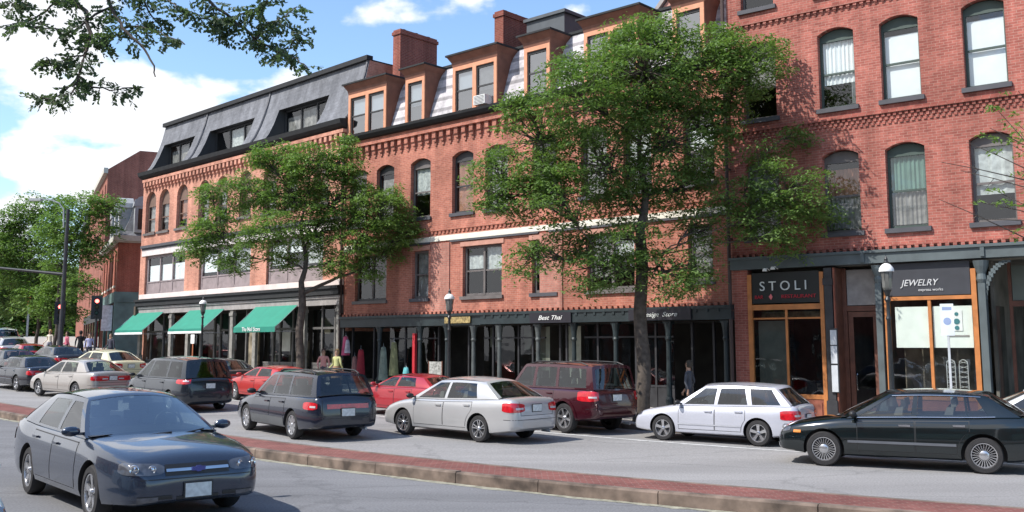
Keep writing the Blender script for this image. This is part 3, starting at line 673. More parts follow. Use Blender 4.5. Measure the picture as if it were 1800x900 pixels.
    for a,b in ((2.6,5.6),(8.1,11.2),(13.0,16.7)): fr=MB(); fr.box(a,b,.42,.5,1.0,1.07); fr.box(a,b,.44,.48,.2,1.0); fr.build('shopfront_frame',TRIM_DK,r); fr=MB(); fr.box(a,b,.42,.5,2.62,2.68); fr.build('transom_bar',TRIM_DK,r)
    for a,b in ((2.6,5.6),(8.1,11.2),(13.0,16.7)):
        q=MB(); q.face([(a,.46,1.07),(b,.46,1.07),(b,.46,3.1),(a,.46,3.1)]); q.build('pane',GLD,r)
    q=MB(); q.box(4.62,4.76,-.1,.02,1.0,2.85); q.build('painted_post',plain('post_red',(.45,.02,.03),.6),r)
    # wall signs
    s=empty('shop_sign',PM.w(12.0,-.2,3.22),-PM.a,'small black sign with white script on the middle fascia left of the big tree','sign')
    b=MB(); b.box(-.95,.95,-.06,-.005,-.06,.3); b.build('board',plain('board_black2',(.015,.013,.02),.5),s); text('lettering','Best Thai',.22,WHITE,s,(0,-.075,.05),.006,shear=.35,sx=1.3)
    s=empty('shop_sign',PM.w(16.6,-.2,3.24),-PM.a,'dark sign with silver script on the shaded fascia right of the big tree trunk','sign')
    b=MB(); b.box(-1.2,1.2,-.06,-.005,-.06,.3); b.build('board',MATS['board_black2'],s); text('lettering','Design  Store',.21,plain('letter_silver',(.6,.62,.6),.5),s,(0,-.075,.05),.008,shear=.35,sx=1.2)
    s=empty('shop_sign',PM.w(7.3,-.18,3.3),-PM.a,'gilt floral sign strip on the fascia behind the middle lamp','sign')
    b=MB(); b.box(-.7,.7,-.05,-.005,-.08,.16); b.build('board',plain('gilt',(.32,.24,.10),.5,var=.6,scale=12),s)
    # window air conditioner in dormer 3
    a=MB(); a.box(8.2,8.8,-.3,.1,11.66,12.02); a.m=1
    for k in range(6): a.box(8.24,8.76,-.306,-.3,11.69+k*.055,11.71+k*.055)
    o=a.build('air_conditioner',[plain('ac_white',(.7,.7,.68),.5),PLB]); o.location=PM.P; o.rotation_euler=(0,0,-PM.a); tag(o,'white air conditioner box in the right half of the third dormer window','air conditioner')
    return r
MBLD=building_M()
# ================================================================== building L (orange brick, grey mansard)
def building_L():
    r=root('brick_building',PL,'orange brick building with grey slate mansard roof above the green awnings')
    W=LW-.01
    third=[(.15,1.45),(1.85,3.12),(4.0,5.3),(6.5,7.7),(8.42,9.6),(10.8,11.95),(13.1,14.3),(14.95,16.15),(17.5,18.7)]
    second=[(.42,5.25),(6.85,12.1),(13.6,18.4)]
    holes=[(a,b,8.82,10.62,(b-a)/2*.97) for a,b in third]+[(a,b,5.28,7.5,0) for a,b in second]
    mb=MB(); wall(mb,0,W,4.95,12.3,holes,.24)
    prof=[(.05,12.5),(.28,12.82),(.36,12.95),(.62,13.5),(.88,14.2),(1.02,14.7),(1.18,15.4)]
    mb.prism([(0,4.95)]+[(0,12.4)]+[(a+.01,z) for a,z in prof]+[(9,15.4),(9,0),(.3,0),(.3,4.95)],-.25,-.002,'x')
    mb.prism([(0,4.95)]+[(0,12.4)]+[(a+.01,z) for a,z in prof]+[(9,15.4),(9,3),(.3,3),(.3,4.95)],W-.25,W,'x')
    mb.box(0,W,9,9.2,0,15.4)
    mb.build('wall',[BR_L],r)
    for k,(a,b) in enumerate(third): window(r,a,b,8.82,10.62,(b-a)/2*.97,.24,plain('frame_brown',(.16,.10,.075),.7) ,WINFR,[(BLINDK,.0,1),(BLINDK,.3,1),(BLINDB,.3,1)][k%3],fw=.09)
    for k,(a,b) in enumerate(second):
        f=window(r,a,b,5.28,7.5,0,.2,WINFR2,None,None,mull=2,lower=.55,rail=False,fw=.14,blinds=[(BLIND,.0,.68)] if k==0 else [(BLIND,.15,.85),(BLIND,.55,1),(LACE,.1,.9)])
    s=MB(); s.box(0,W,-.05,0,7.5,7.86); s.build('stone_band',plain('stone_mauve',(.62,.56,.54),.8,var=.15),r)
    s=MB(); s.box(0.02,W,-.17,0,7.95,8.1); s.box(0.02,W,-.09,0,7.86,7.95); s.build('drip_moulding',SILL_DK,r)
    s=MB(); s.box(0,W,-.1,.24,5.02,5.28); s.build('sill',plain('stone_pinkwhite',(.70,.60,.56),.8,var=.2,scale=1),r)
    c=MB(); teeth(c,0,W,11.25,11.82,.4,.2,.2); c.box(0,W,-.22,0,11.82,11.98); c.build('corbel_band',BR_L,r)
    c=MB(); c.prism([(0,12.0),(-.24,12.12),(-.36,12.22),(-.42,12.42),(.1,12.5),(.1,12.0)],-.3,W,'x'); c.build('cornice',ROOFB,r)
    wins=[(.3,4.1),(5.8,10.55),(12.9,17.3)]
    m=MB(); slope(m,prof,-.25,W,[(a,b,12.49,14.21) for a,b in wins]); 
    dk=MB()  # recess cheeks, soffit and deck: shade put in as a near-black colour
    for a,b in wins:
        for X in (a,b):
            dk.face([(X,.05,12.5),(X,1.35,12.5),(X,1.35,14.2),(X,.88,14.2),(X,.62,13.5),(X,.36,12.95),(X,.28,12.82)])
        dk.face([(a,.88,14.2),(b,.88,14.2),(b,1.35,14.2),(a,1.35,14.2)]); dk.face([(a,.05,12.52),(b,.05,12.52),(b,1.35,12.52),(a,1.35,12.52)])
    m.build('mansard_roof',SLATE_L,r); dk.build('shaded_recess_lining',WINDK,r)
    for i,(a,b) in enumerate(wins):
        window(r,a+.02,b-.02,12.54,14.19,0,1.3,WINDK,None,None,mull=2,rail=False,fw=.08,blinds=[(BLINDK,0,.8),(BLINDK,0,.9),(BLINDK,.0,.6)] if i!=1 else [None,(LACE,0,.95),(BLINDK,0,1)])
    for X in (5.0,11.6,W-.1):
        d=MB(); d.tube([(X,y-.02,z+.03) for y,z in prof],.07,6); d.build('roof_rib',plain('lead_dark',(.10,.10,.11),.6,var=.3,scale=8),r)
    m=MB(); m.box(-.3,W+.02,1.0,1.35,15.4,15.62); m.box(-.25,W,1.3,9.2,15.38,15.45); m.build('flat_roof',ROOFB,r)
    q=MB(); q.prism([(11.6,15.45),(11.9,16.0),(13.6,16.0),(13.9,15.45)],2.5,4.0); q.build('roof_hatch',plain('copper_green',(.16,.22,.19),.7),r)
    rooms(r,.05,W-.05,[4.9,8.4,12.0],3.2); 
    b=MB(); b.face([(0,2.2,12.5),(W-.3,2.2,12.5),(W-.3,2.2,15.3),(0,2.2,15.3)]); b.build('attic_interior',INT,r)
    # shop beams
    f=MB(); f.box(-.1,W,-.28,.3,4.6,4.98); f.box(-.1,W,-.36,-.28,4.86,4.98); f.build('fascia',ROOFB,r)
    f=MB(); f.box(0,W,-.12,.3,4.15,4.58); f.box(0,W,-.18,-.12,4.45,4.55); f.build('beam',TRIM_GREY,r)
    f=MB(); f.box(-.16,.06,-.3,.0,4.1,4.6); f.build('bracket',plain('bracket_brown',(.10,.07,.05),.8),r)
    g=MB(); g.box(.02,W,3.4,3.5,0,4.15); g.face([(.02,.1,4.14),(W,.1,4.14),(W,3.4,4.14),(.02,3.4,4.14)]); g.face([(.02,-.0,1.3),(W,0,.8),(W,3.4,.8),(.02,3.4,1.3)]); g.build('interior',INT,r)
    for X in (.15,3.95,5.9,10.55,12.75,17.0,19.75):
        z=G(PL.w(X,0,0).y)+.1; c=MB(); c.box(X-.14,X+.14,-.06,.1,z,4.15); c.box(X-.2,X+.2,-.1,.12,z,z+.5); c.box(X-.18,X+.18,-.1,.12,3.85,4.0); c.build('pilaster',plain('pilaster_grey',(.22,.21,.19),.8,var=.3,scale=5),r)
    fr=MB()
    FG=plain('frame_grey_dark',(.11,.105,.10),.7,var=.3)
    for X in (.9,2.4,3.4,5.1,6.7,8.2,8.8,9.7,11.4,12.1,13.9,14.5,15.6,16.4,18.0,19.0): m_=MB(); m_.box(X-.05,X+.05,.295,.405,.8,4.14); m_.build('mullion',FG,r)
    for a,b in ((.3,3.8),(6.1,8.2),(8.8,10.4),(13.0,16.8),(17.2,19.6)): fr=MB(); fr.box(a,b,.31,.4,1.5,1.6); fr.box(a,b,.33,.38,.8,1.5); fr.build('shopfront_frame',FG,r); fr=MB(); fr.box(a,b,.31,.4,3.1,3.2); fr.build('transom_bar',FG,r)
    for a,b in ((.3,3.8),(6.1,10.4),(13.0,16.8),(17.2,19.6)):
        q=MB(); q.face([(a,.36,1.6),(b,.36,1.6),(b,.36,4.0),(a,.36,4.0)]); q.build('pane',GLD,r)
    it=MB()
    for a,b,z0,z1 in ((1.0,1.6,1.7,2.6),(1.9,2.3,1.6,2.8),(6.9,7.9,1.6,3.0),(9.0,9.6,1.6,2.7),(11.0,11.9,1.4,3.4),(13.1,13.8,1.4,3.2),(14.7,15.5,1.5,3.2),(15.8,16.3,1.4,2.6),(17.3,18.1,2.9,3.6),(18.2,18.9,1.4,2.0)): it.box(a,b,.7,.8,z0,z1)
    it.build('window_display',plain('display_mixed',(.24,.20,.14),.8,var=.8,scale=1.6),r)
    n=MB(); n.box(14.75,15.45,.28,.3,2.1,3.0); o=n.build('paper_notice',plain('paper',(.42,.42,.38),.8),None); o.location=PL.P; o.rotation_euler=(0,0,-PL.a); tag(o,'large pale sheet of paper taped in the shop window under the third awning','notice')
    return r
LB=building_L()
def awning(x0,x1,label,letter=None,white=True):
    s=empty('awning',PL.w((x0+x1)/2,-.13,3.0),-PL.a,label,'awning','green awnings')
    w=(x1-x0)/2; dy=-1.15; za=1.22; zb=.22; mb=MB(); n=10
    P=[[( -w+2*w*k/n, dy*t, za+(zb-za)*t-.05*math.sin(math.pi*t)) for k in range(n+1)] for t in np.linspace(0,1,7)]
    mb.grid(P); mb.build('canopy',AWN,s)
    v=MB(); v.face([(-w,dy,zb),(w,dy,zb),(w,dy-.01,-.02),(-w,dy-.01,-.02)]); V=v.build('valance',AWNT,s)
    if white:
        e=MB(); e.box(-w,w,dy-.02,dy-.012,-.02,.09); e.build('valance_stripe',WHITE,s)
    f=MB(); z=.2
    for X in (-w,w):
        f.tube([(X,0,.0),(X,dy+.02,.0)],.015,6); f.tube([(X,0,za-.03),(X,dy+.02,zb-.03)],.015,6); f.tube([(X,dy+.02,0),(X,dy+.02,zb)],.015,6)
    f.tube([(-w,dy+.02,0),(w,dy+.02,0)],.015,6); f.build('frame',METAL,s)
    if letter: text('lettering',letter,.27,WHITE,s,(-.2,dy-.025,.03),.006,sx=1.0)
    return s
awning(-.35,3.2,'plain green awning with white valance stripe, leftmost, beside the corner building')
awning(6.25,9.9,'green awning with white stripe behind the left street lamp')
awning(12.95,16.6,'green awning with white writing on its valance, next to the left tree',"The Nail Store",False)
# downpipes
for pl,x,z0,z1,lab in ((PM,-.06,.5,11.3,'dark rainwater pipe between the orange brick and the salmon brick building'),(PR,-.08,.2,14,'dark rainwater pipe between the salmon brick and the tall red brick building')):
    d=MB(); d.tube([(x,-.12,z0),(x,-.12,z1-.5),(x,-.12,z1)],.06,8)
    for z in np.arange(z0+1,z1,2.2): d.box(x-.09,x+.09,-.17,0,z,z+.06)
    o=d.build('downpipe',plain('pipe_brown',(.06,.035,.03),.6)); o.location=pl.P; o.rotation_euler=(0,0,-pl.a); tag(o,lab,'downpipe')
# ================================================================== far corner buildings
def corner_building():
    PN=Plane((-25.1,63.2),63.7)     # u runs to the right/near; facade of the bend goes left/back
    r=empty('corner_building',PN.P,-PN.a,'low corner building with green shopfront, brick upper floor and grey mansard left of the awnings','building')
    L=12.0; z0=.8
    # local: x from -L to 0 is the street facade, the side wall is at x=0 going +y
    mb=MB(); wl=[(-1.9,-.9,6.2,8.3,0),(-4.1,-3.1,6.2,8.3,0),(-6.4,-5.4,6.2,8.3,0),(-8.7,-7.7,6.2,8.3,0),(-11,-10,6.2,8.3,0)]
    wall(mb,-L,0,5.6,8.9,wl,.2); mb.face([(0,0,5.6),(0,10,5.6),(0,10,8.9),(0,0,8.9)]); mb.build('wall',BR_L if False else brick('brick_corner',(.42,.12,.08),(.35,.095,.065),(.36,.2,.15)),r)
    for a,b,c,d,_ in wl: window(r,a,b,c,d,0,.18,WINDK,STONE,(BLINDK,0,1),fw=.08)
    g=MB(); g.box(-.002,.12,0,10,5.1,5.75); g.box(-L,.12,-.12,0,5.1,5.75); g.box(-.08,.05,0,10,z0,5.1); g.box(-.5,.05,-.06,0,z0,5.1); g.box(-4.2,-3.8,-.06,.1,z0,5.1); g.box(-8.2,-7.8,-.06,.1,z0,5.1)
    g.build('shopfront',plain('paint_teal_grey',(.12,.20,.19),.6,var=.35,scale=1),r)
    g=MB(); g.face([(-L,.3,z0),(-.5,.3,z0),(-.5,.3,5.1),(-L,.3,5.1)]); g.build('shop_glazing',CGLASS,r)
    c=MB(); c.box(-L,.16,-.16,.0,8.9,9.0); c.box(-L,.32,-.32,0,9.0,9.35); c.box(0,.16,0,10,8.9,9.0); c.box(0,.32,0,10,9.0,9.35); c.build('cornice',plain('cornice_pale',(.50,.48,.42),.8,var=.1),r)
    m=MB()
    pr=[(0,9.35),(.35,9.7),(.7,10.6),(1.0,11.9)]
    for (a,za),(b,zb) in zip(pr,pr[1:]):
        m.face([(-L,a,za),(-a,a,za),(-b,b,zb),(-L,b,zb)]); m.face([(-a,a,za),(-a,10,za),(-b,10,zb),(-b,b,zb)])
    m.face([(-L,1.0,11.9),(-1.0,1.0,11.9),(-1,10,11.9),(-L,10,11.9)]); m.build('mansard_roof',SLATE_L,r)
    def dm(x,y,side):
        d=MB()
        if side: # on side wall
            d.box(-.75,-.05,y,y+1.1,9.6,11.3); d.lathe([(0,-.75),(.55,-.75),(.55,0),(0,0)],14,(0,0,0)) if False else None
            d.prism([(y-.1,11.3),(y+1.2,11.3),(y+1.15,11.6),(y+.9,11.9),(y+.55,12.0),(y+.2,11.9),(y-.05,11.6)],-.8,.0,'x'); o=d.build('dormer',plain('dormer_grey',(.33,.34,.35),.7),r)
            q=MB(); q.box(-.06,-.03,y+.2,y+.9,9.8,11.15); q.build('pane',CGLASS,o)
        else:
            d.box(x,x+1.1,.1,.9,9.6,11.3); d.prism([(x-.1,11.3),(x+1.2,11.3),(x+1.15,11.6),(x+.9,11.9),(x+.55,12.0),(x+.2,11.9),(x-.05,11.6)],.02,.9); o=d.build('dormer',MATS['dormer_grey'],r)
            q=MB(); q.box(x+.2,x+.9,.06,.09,9.8,11.15); q.build('pane',CGLASS,o)
    dm(0,.9,True)
    for x in (-2.2,-5.2,-8.2): dm(x,0,False)
    # tall brick building behind
    r2=empty('brick_building',PN.w(-L-.2,0,0),-PN.a,'tall dark brick house with stepped chimney seen behind the low corner building','building')
    L2=19; w2=[(-2.3-3*k,-1.3-3*k,z,z+1.9,.2) for k in range(5) for z in (5.6,9.2,12.6)]
    b=MB(); wall(b,-L2,0,0,15.6,w2,.2); b.prism([(0,0),(0,15.6),(2.2,17.2),(5.5,17.2),(5.5,17.9),(8.4,17.9),(8.4,17.2),(11,15.8),(11,0)],-.3,0,'x'); b.build('wall',brick('brick_brown',(.34,.115,.08),(.28,.09,.065),(.34,.2,.16)),r2)
    for a,bb,c_,d_,e_ in w2: window(r2,a,bb,c_,d_,e_,.18,WINDK,None,(BLINDK,0,1),fw=.08)
    rf=MB(); rf.prism([(0,15.6),(2.2,17.2),(8.8,17.2),(11,15.8)],-L2,-.3,'x'); rf.build('roof',ROOFB,r2)
    chimney(r2,-.32,.02+0.3,5.4,8.5,15.6,18.0,MATS['brick_brown'])
    c=MB(); c.box(-L2,0,-.3,0,15.3,15.7); c.build('cornice',plain('cornice_pale',(.5,.48,.42),.8),r2)
    g=MB(); g.box(-L2,0,-.1,.0,4.2,4.9); g.build('fascia',TRIM_DK,r2)
    g=MB(); g.box(-L2,0,-.06,-.01,.9,4.2); g.build('shop_glazing',CGLASS,r2)
    for q_ in range(6):
        g=MB(); g.box(-L2+3*q_+.5,-L2+3*q_+.9,-.12,-.062,.9,4.2); g.build('pilaster',BROWN,r2)
    # third, gabled, further on
    r3=empty('brick_building',PN.w(-L-L2-.4,0,0),-PN.a,'distant brick house with black roof rising behind the street trees','building')
    b=MB(); L3=15; w3=[(-2.3-3*k,-1.3-3*k,z,z+1.9,0) for k in range(4) for z in (6.6,10.2)]
    wall(b,-L3,0,0,13.5,w3,.2); b.face([(0,0,0),(0,10,0),(0,10,16),(0,0,16)]); b.build('wall',MATS['brick_brown'],r3)
    for a,bb,c_,d_,e_ in w3: window(r3,a,bb,c_,d_,e_,.18,WINDK,None,(BLINDK,0,1),fw=.08)
    rf=MB(); rf.prism([(-.3,13.5),(.5,16.6),(9.5,16.6),(10,13.5)],-L3,.1,'x'); rf.build('roof',ROOFB,r3)
    # row of hanging signs on the corner building
    s=MB(); s.box(-.2,.0,-.75,-.13,3.3,4.9); o=s.build('hanging_sign',plain('sign_white',(.7,.72,.78),.6,var=.25,scale=6)); o.location=PN.w(-.3,0,0); o.rotation_euler=(0,0,-PN.a); tag(o,'tall white sign projecting from the green corner shopfront','sign')
    # red door and awning-like shopfront further along
    d=MB(); d.box(-15.2,-14.0,-.12,-.01,1.2,4.2); o=d.build('shop_shutter',plain('shutter_red',(.35,.03,.04),.7)); o.location=PN.P; o.rotation_euler=(0,0,-PN.a); tag(o,'dark red shop panel beyond the corner building','shutter')
    return PN
PN=corner_building()
# house behind the row, its brick gable shows above the mansard
def rear_house():
    Q=Plane(PM.w(11.3,8.2,0)[:2],42.2); r=empty('brick_building',Q.P,-Q.a,'pink brick gable showing above the roof between the middle and right buildings','building')
    b=MB(); b.prism([(0,9.5),(0,16.9),(3.3,20.2),(6.8,21.5),(14,21.5),(14,9.5)],0,8); b.build('wall',brick('brick_pink',(.5,.24,.19),(.44,.2,.16),(.45,.3,.25)),r)
    b=MB(); b.box(3.7,4.3,-.35,-.01,14.0,22.0); b.box(6.2,6.9,-.35,-.01,14.0,22.5); b.build('pilaster',MATS['brick_pink'],r)
    c=MB(); c.prism([(-.2,16.8),(-.2,17.05),(3.2,20.45),(6.8,21.75),(6.8,21.5),(3.3,20.2)],-.15,8.2); c.build('coping',TRIM_GREY,r)
rear_house()
# ================================================================== cars
def cr(pts,x):      # smooth interpolation through (x,z) control points
    xs=[p[0] for p in pts]; 
    if x<=xs[0]: return pts[0][1]
    if x>=xs[-1]: return pts[-1][1]
    i=max(k for k in range(len(xs)) if xs[k]<=x); i=min(i,len(xs)-2)
    x0,x1=xs[i],xs[i+1]; t=(x-x0)/(x1-x0); y0,y1=pts[i][1],pts[i+1][1]
    m0=(pts[i+1][1]-pts[i-1][1])/(pts[i+1][0]-pts[i-1][0])*(x1-x0) if i>0 else (y1-y0)
    m1=(pts[i+2][1]-pts[i][1])/(pts[i+2][0]-pts[i][0])*(x1-x0) if i+2<len(pts) else (y1-y0)
    return (2*t**3-3*t**2+1)*y0+(t**3-2*t**2+t)*m0+(-2*t**3+3*t**2)*y1+(t**3-t**2)*m1
def apply_bool(o,cut):
    m=o.modifiers.new('b','BOOLEAN'); m.operation='DIFFERENCE'; m.object=cut; m.solver='EXACT'; m.material_mode='TRANSFER'
    dg=bpy.context.evaluated_depsgraph_get(); me=bpy.data.meshes.new_from_object(o.evaluated_get(dg)); o.modifiers.clear(); o.data=me
def wheel_mesh(style,r,w):
    tb=MB(); pr=[(r*.66,w/2-.02),(r*.72,w/2),(r*.93,w/2-.005),(r,w/2-.04),(r,-w/2+.04),(r*.93,-w/2),(r*.66,-w/2)]
    tb.lathe(pr,32,(0,0,0),'y')
    rm=MB(); R=r*.68
    rm.lathe([(R,w/2-.012),(R*.93,w/2-.014),(R*.9,w/2-.05),(R*.88,-w/2+.02)],32,(0,0,0),'y')
    rm.m=1; rm.lathe([(R*.9,w/2-.075),(0.001,w/2-.075)],24,(0,0,0),'y'); rm.m=0
    y1=w/2-.02
    def spoke(a,w0,w1,r0,r1,yy0,yy1,th=.03):
        ca,sa=math.cos(a),math.sin(a)
        def P(rr,t,y): return (rr*ca-t*sa,y,rr*sa+t*ca)
        v=[P(r0,-w0,yy0),P(r0,w0,yy0),P(r1,w1,yy1),P(r1,-w1,yy1)]; u=[P(r0,-w0,yy0-th),P(r0,w0,yy0-th),P(r1,w1,yy1-th),P(r1,-w1,yy1-th)]
        rm.face(v)
        for k in range(4): rm.face([v[k],v[(k+1)%4],u[(k+1)%4],u[k]])
    if style=='five':
        for k in range(5): spoke(2*math.pi*k/5+.3,R*.12,R*.19,R*.1,R*.95,y1-.02,y1)
    elif style=='ypsilon':
        for k in range(5):
            for s in (-1,1): spoke(2*math.pi*k/5+.3+s*.2,R*.05,R*.07,R*.1,R*.95,y1-.02,y1)
    elif style=='six':
        for k in range(6): spoke(2*math.pi*k/6+.2,R*.10,R*.12,R*.1,R*.95,y1-.02,y1)
    elif style=='wire':
        for k in range(24): spoke(2*math.pi*k/24,R*.02,R*.035,R*.25,R*.97,y1+.0,y1-.01,.015)
    elif style=='cover':
        for k in range(8): spoke(2*math.pi*k/8,R*.12,R*.24,R*.1,R*.97,y1,y1-.005)
    hb=R*(.38 if style=='wire' else .22)
    rm.lathe([(hb,y1-.05),(hb,y1+.002),(hb*.7,y1+.014),(.001,y1+.016)],16,(0,0,0),'y')
    return tb,rm
WCACHE={}
def add_wheel(par,style,r,w,x,y,side):
    key=(style,r,w)
    if key not in WCACHE:
        tb,rm=wheel_mesh(style,r,w)
        t=tb.build('tyre',RUBBER,par,smooth=True,angle=40); m=rm.build('rim',[RIM,RIMD],par,smooth=True,angle=30)
        WCACHE[key]=(t.data,m.data); bpy.data.objects.remove(t); bpy.data.objects.remove(m)
    td,rd=WCACHE[key]
    e=bpy.data.objects.new('wheel',td); COL.objects.link(e); e.parent=par; e.location=(x,y,r-.004); 
    if side<0: e.rotation_euler=(0,0,math.pi)
    m=bpy.data.objects.new('rim',rd); COL.objects.link(m); m.parent=e
    return e
def make_car(name,label,S,loc,rz,group=None,cat='car'):
    r=empty(name,loc,rz,label,cat,group)
    # tilt with the road
    L,W,Ht,WB,ro=S['L'],S['W'],S['H'],S['WB'],S['ro']; wr=S.get('wr',.31); xr=-WB/2-ro; xf=xr+L; hwm=W/2
    top=[(xr+a,z) for a,z in S['top']]   # measured from the tail
    col=S['paint']; zb0=S.get('zb',.2); zmidf=S.get('mid',.52)
    kf,kr=S.get('kf',.20),S.get('kr',.14)
    def hw(x):
        v=hwm
        t=(x-(xf-1.15))/1.15
        if t>0: v-=hwm*kf*t**2.4
        t=((xr+.95)-x)/.95
        if t>0: v-=hwm*kr*t**2.4
        return v
    def T(x): return cr(top,x)
    nz=S.get('nose',.16)
    def endf(x):
        d=min(x-xr,xf-x); rr=nz
        if d>=rr: return 1
        q=1-max(d,0)/rr; return math.sqrt(max(0,1-q*q))
    st=sorted(set([xr,xr+.008,xr+.03,xr+.06,xr+.1,xr+.16]+list(np.arange(xr+.22,xf-.22,.09))+[xf-.16,xf-.1,xf-.06,xf-.03,xf-.008,xf]))
    # normalised half section: (y fraction, z fraction between bottom and top, extra)
    tb=S.get('tumble',.90)
    secp=[(0,0),(.55,0),(.86,.0),(.955,.05),(.985,.16),(1.0,.34),(1.0,.5),(.992,.62),(.985,.72),(.965,.84),(.935,.93),(.88,.985),(.80,1.0),(.55,1.0),(.28,1.0),(0,1.0)]
    P=[]
    for x in st:
        e=endf(x); w=hw(x); tz=T(x); b=zb0+ (.06*max(0,(x-(xf-.7))/.7)) + (.10*max(0,((xr+.7)-x)/.7)); mid=(tz*.45+b*.55)
        kw=.70+.30*e; kz=.60+.40*e
        row=[]
        for y,z in secp:
            zz=b+(tz-b)*z
            if z>=1: zz+=S.get('crown',.035)*(1-(y/.88)**2)*(1 if x>0 or not S.get('flatdeck') else .4)
            zz=mid+(zz-mid)*kz
            row.append((x,w*y*kw,zz))
        row=row+[(x,-y,z) for x_,y,z in row[-2:0:-1]]
        P.append(row)
    mb=MB(); mb.grid(P,wrap=True); mb.face(P[0]); mb.face(P[-1][::-1])
    # ---- wheel arches
    body=mb.build('body',[col,PLB],r,smooth=True,angle=50)
    cut=MB(); 
    for X in (-WB/2,WB/2):
        for s in (-1,1): cut.lathe([(0.0001,s*(hwm-.26)),(wr+.055,s*(hwm-.26)),(wr+.055,s*(hwm+.2)),(0.0001,s*(hwm+.2))],32,(X,0,wr),'y')
    co_=cut.build('cut',[PLB]); co_.parent=r
    bpy.context.view_layer.update()
    apply_bool(body,co_); cm=co_.data; bpy.data.objects.remove(co_)
    bm=bmesh.new(); bm.from_mesh(body.data)
    for e in bm.edges:
        e.smooth = not(len(e.link_faces)==2 and (e.calc_face_angle(0)>rad(38) or e.link_faces[0].material_index!=e.link_faces[1].material_index))
    bmesh.ops.triangulate(bm,faces=[f for f in bm.faces if len(f.verts)>4])
    for f in bm.faces: f.smooth=True
    bm.to_mesh(body.data)
    bvh=BVHTree.FromBMesh(bm); bm.free()
    # ---- greenhouse
    g=S['gh']  # side boundaries front->rear in metres from the tail: (xbase,xtop), types between
    bd=[(xr+a,xr+b) for a,b in g['b']]; ty=g['t']; yr=hwm*g.get('yr',.70); zr=Ht-g.get('crown',.055); cw=g.get('crown',.055)
    xt0,xt1=bd[0][1],bd[-1][1]; xm=(xt0+xt1)/2
    def zroof(x): return zr-g.get('arch',.03)*abs((x-xm)/((xt0-xt1)/2))**2
    def yroof(x): return yr*(1-.05*abs((x-xm)/((xt0-xt1)/2))**3)
    def yb(x): return hw(x)*.905
    def side(f,t,s,off=0):  # f: (xb,xt)
        x=f[0]+(f[1]-f[0])*t; z0=T(f[0])-.015; z1=zroof(f[1]); y0=yb(f[0]); y1=yroof(f[1])
        y=y0+(y1-y0)*(t**1.25)+off; z=z0+(z1-z0)*t
        if t>.8: y-=.015*((t-.8)/.2)**2
        return (x,s*y,z)
    sh=MB(); nv=10
    for s in (-1,1):
        for a,b in zip(bd,bd[1:]):
            n=5; isw=ty[bd.index(a)]=='w'
            for t0_,t1_,nn_ in (((0,.07,1),(.88,1,2)) if isw else ((0,1,nv),)):
                sh.grid([[side((a[0]+(b[0]-a[0])*u/n,a[1]+(b[1]-a[1])*u/n),t0_+(t1_-t0_)*t/nn_,s) for u in range(n+1)] for t in range(nn_+1)])
    fb,ft,rb,rt_=g.get('fb',.28),g.get('ft',.07),g.get('rb',.18),g.get('rt',.06)
    def endsurf(f,u,t,bb,bt,sg,off=0):
        p=side(f,t,1); y=p[1]*u; bul=(bb+(bt-bb)*t)*(1-u*u); x=p[0]+sg*(bul+off); z=p[2]+cw*(1-u*u)*t+(T(min(max(x,xr),xf))-T(f[0]))*(1-t)*(1-u*u)*.8+.012*(1-t)
        return (x,y,z+off*.3)
    nu=14
    F=bd[0]; Rr=bd[-1]
    def ring(f_,b0_,b1_,sg_,v0_,v1_,uw_):
        for u0_,u1_,va,vb,n1_,n2_ in ((-1,1,0,v0_,nu,1),(-1,1,v1_,1,nu,1),(-1,-uw_,v0_,v1_,1,8),(uw_,1,v0_,v1_,1,8)):
            sh.grid([[endsurf(f_,u0_+(u1_-u0_)*u/n1_,va+(vb-va)*t/n2_,b0_,b1_,sg_) for u in range(n1_+1)] for t in range(n2_+1)])
    ring(F,fb,ft,1,.03,.93,.94)
    rv0,rv1=g.get('rv',(.06,.9)); rw_=g.get('rw',.88)
    ring(Rr,rb,rt_,-1,rv0,rv1,rw_)
    nr=14; P=[]
    for k in range(nr+1):
        row=[]
        for u in range(nu+1):
            uu=-1+2*u/nu; xfr=F[1]+ft*(1-uu*uu); xre=Rr[1]-rt_*(1-uu*uu); x=xfr+(xre-xfr)*k/nr; xx=F[1]+(Rr[1]-F[1])*k/nr
            p=side((xx,xx),1,1); row.append((x,p[1]*uu,zroof(xx)+cw*(1-uu*uu)+.02*math.sin(math.pi*k/nr)))
        P.append(row)
    sh.grid(P)
    roof=sh.build('roof',S.get('roofpaint',col),r,smooth=True,angle=42)
    cg=S.get('glass',CGLASS_T)
    def pane(nm,fn,n1,n2):
        q=MB(); q.grid([[fn(i/n1,j/n2) for i in range(n1+1)] for j in range(n2+1)]); return q.build(nm,S.get('wglass',CGLASS_W) if nm=='windshield' else (CGLASS_D if S.get('dark') and nm!='x' else cg),r,smooth=True)
    pane('windshield',lambda u,t:endsurf(F,(-1+2*u)*.96,.02+.92*t,fb,ft,1,-.004),14,8)
    pane('rear_window',lambda u,t:endsurf(Rr,(-1+2*u)*(rw_+.02),rv0-.01+(rv1-rv0+.02)*t,rb,rt_,-1,-.004),14,8)
    for i,(a,b) in enumerate(zip(bd,bd[1:])):
        if ty[i]!='w': continue
        for s in (-1,1):
            def fn(u,t,a=a,b=b,s=s):
                # rounded corners
                tt=.05+.84*t; m=.03; f0=a[0]+(b[0]-a[0])*u; f1=a[1]+(b[1]-a[1])*u
                rc=.10*(abs(2*u-1)**8)*(abs(2*t-1)); tt=.05+.84*(t+(.5-t)*rc)
                return side((f0,f1),.05+.85*t,s,-.004)
            pane('side_window',fn,8,6)
    # cabin: dark tray on the beltline, dashboard, seats with headrests, steering wheel
    sm=S.get('seat',SEAT); q=MB(); xa_,xb_=bd[0][0]+.1,bd[-1][0]-.05; n=12
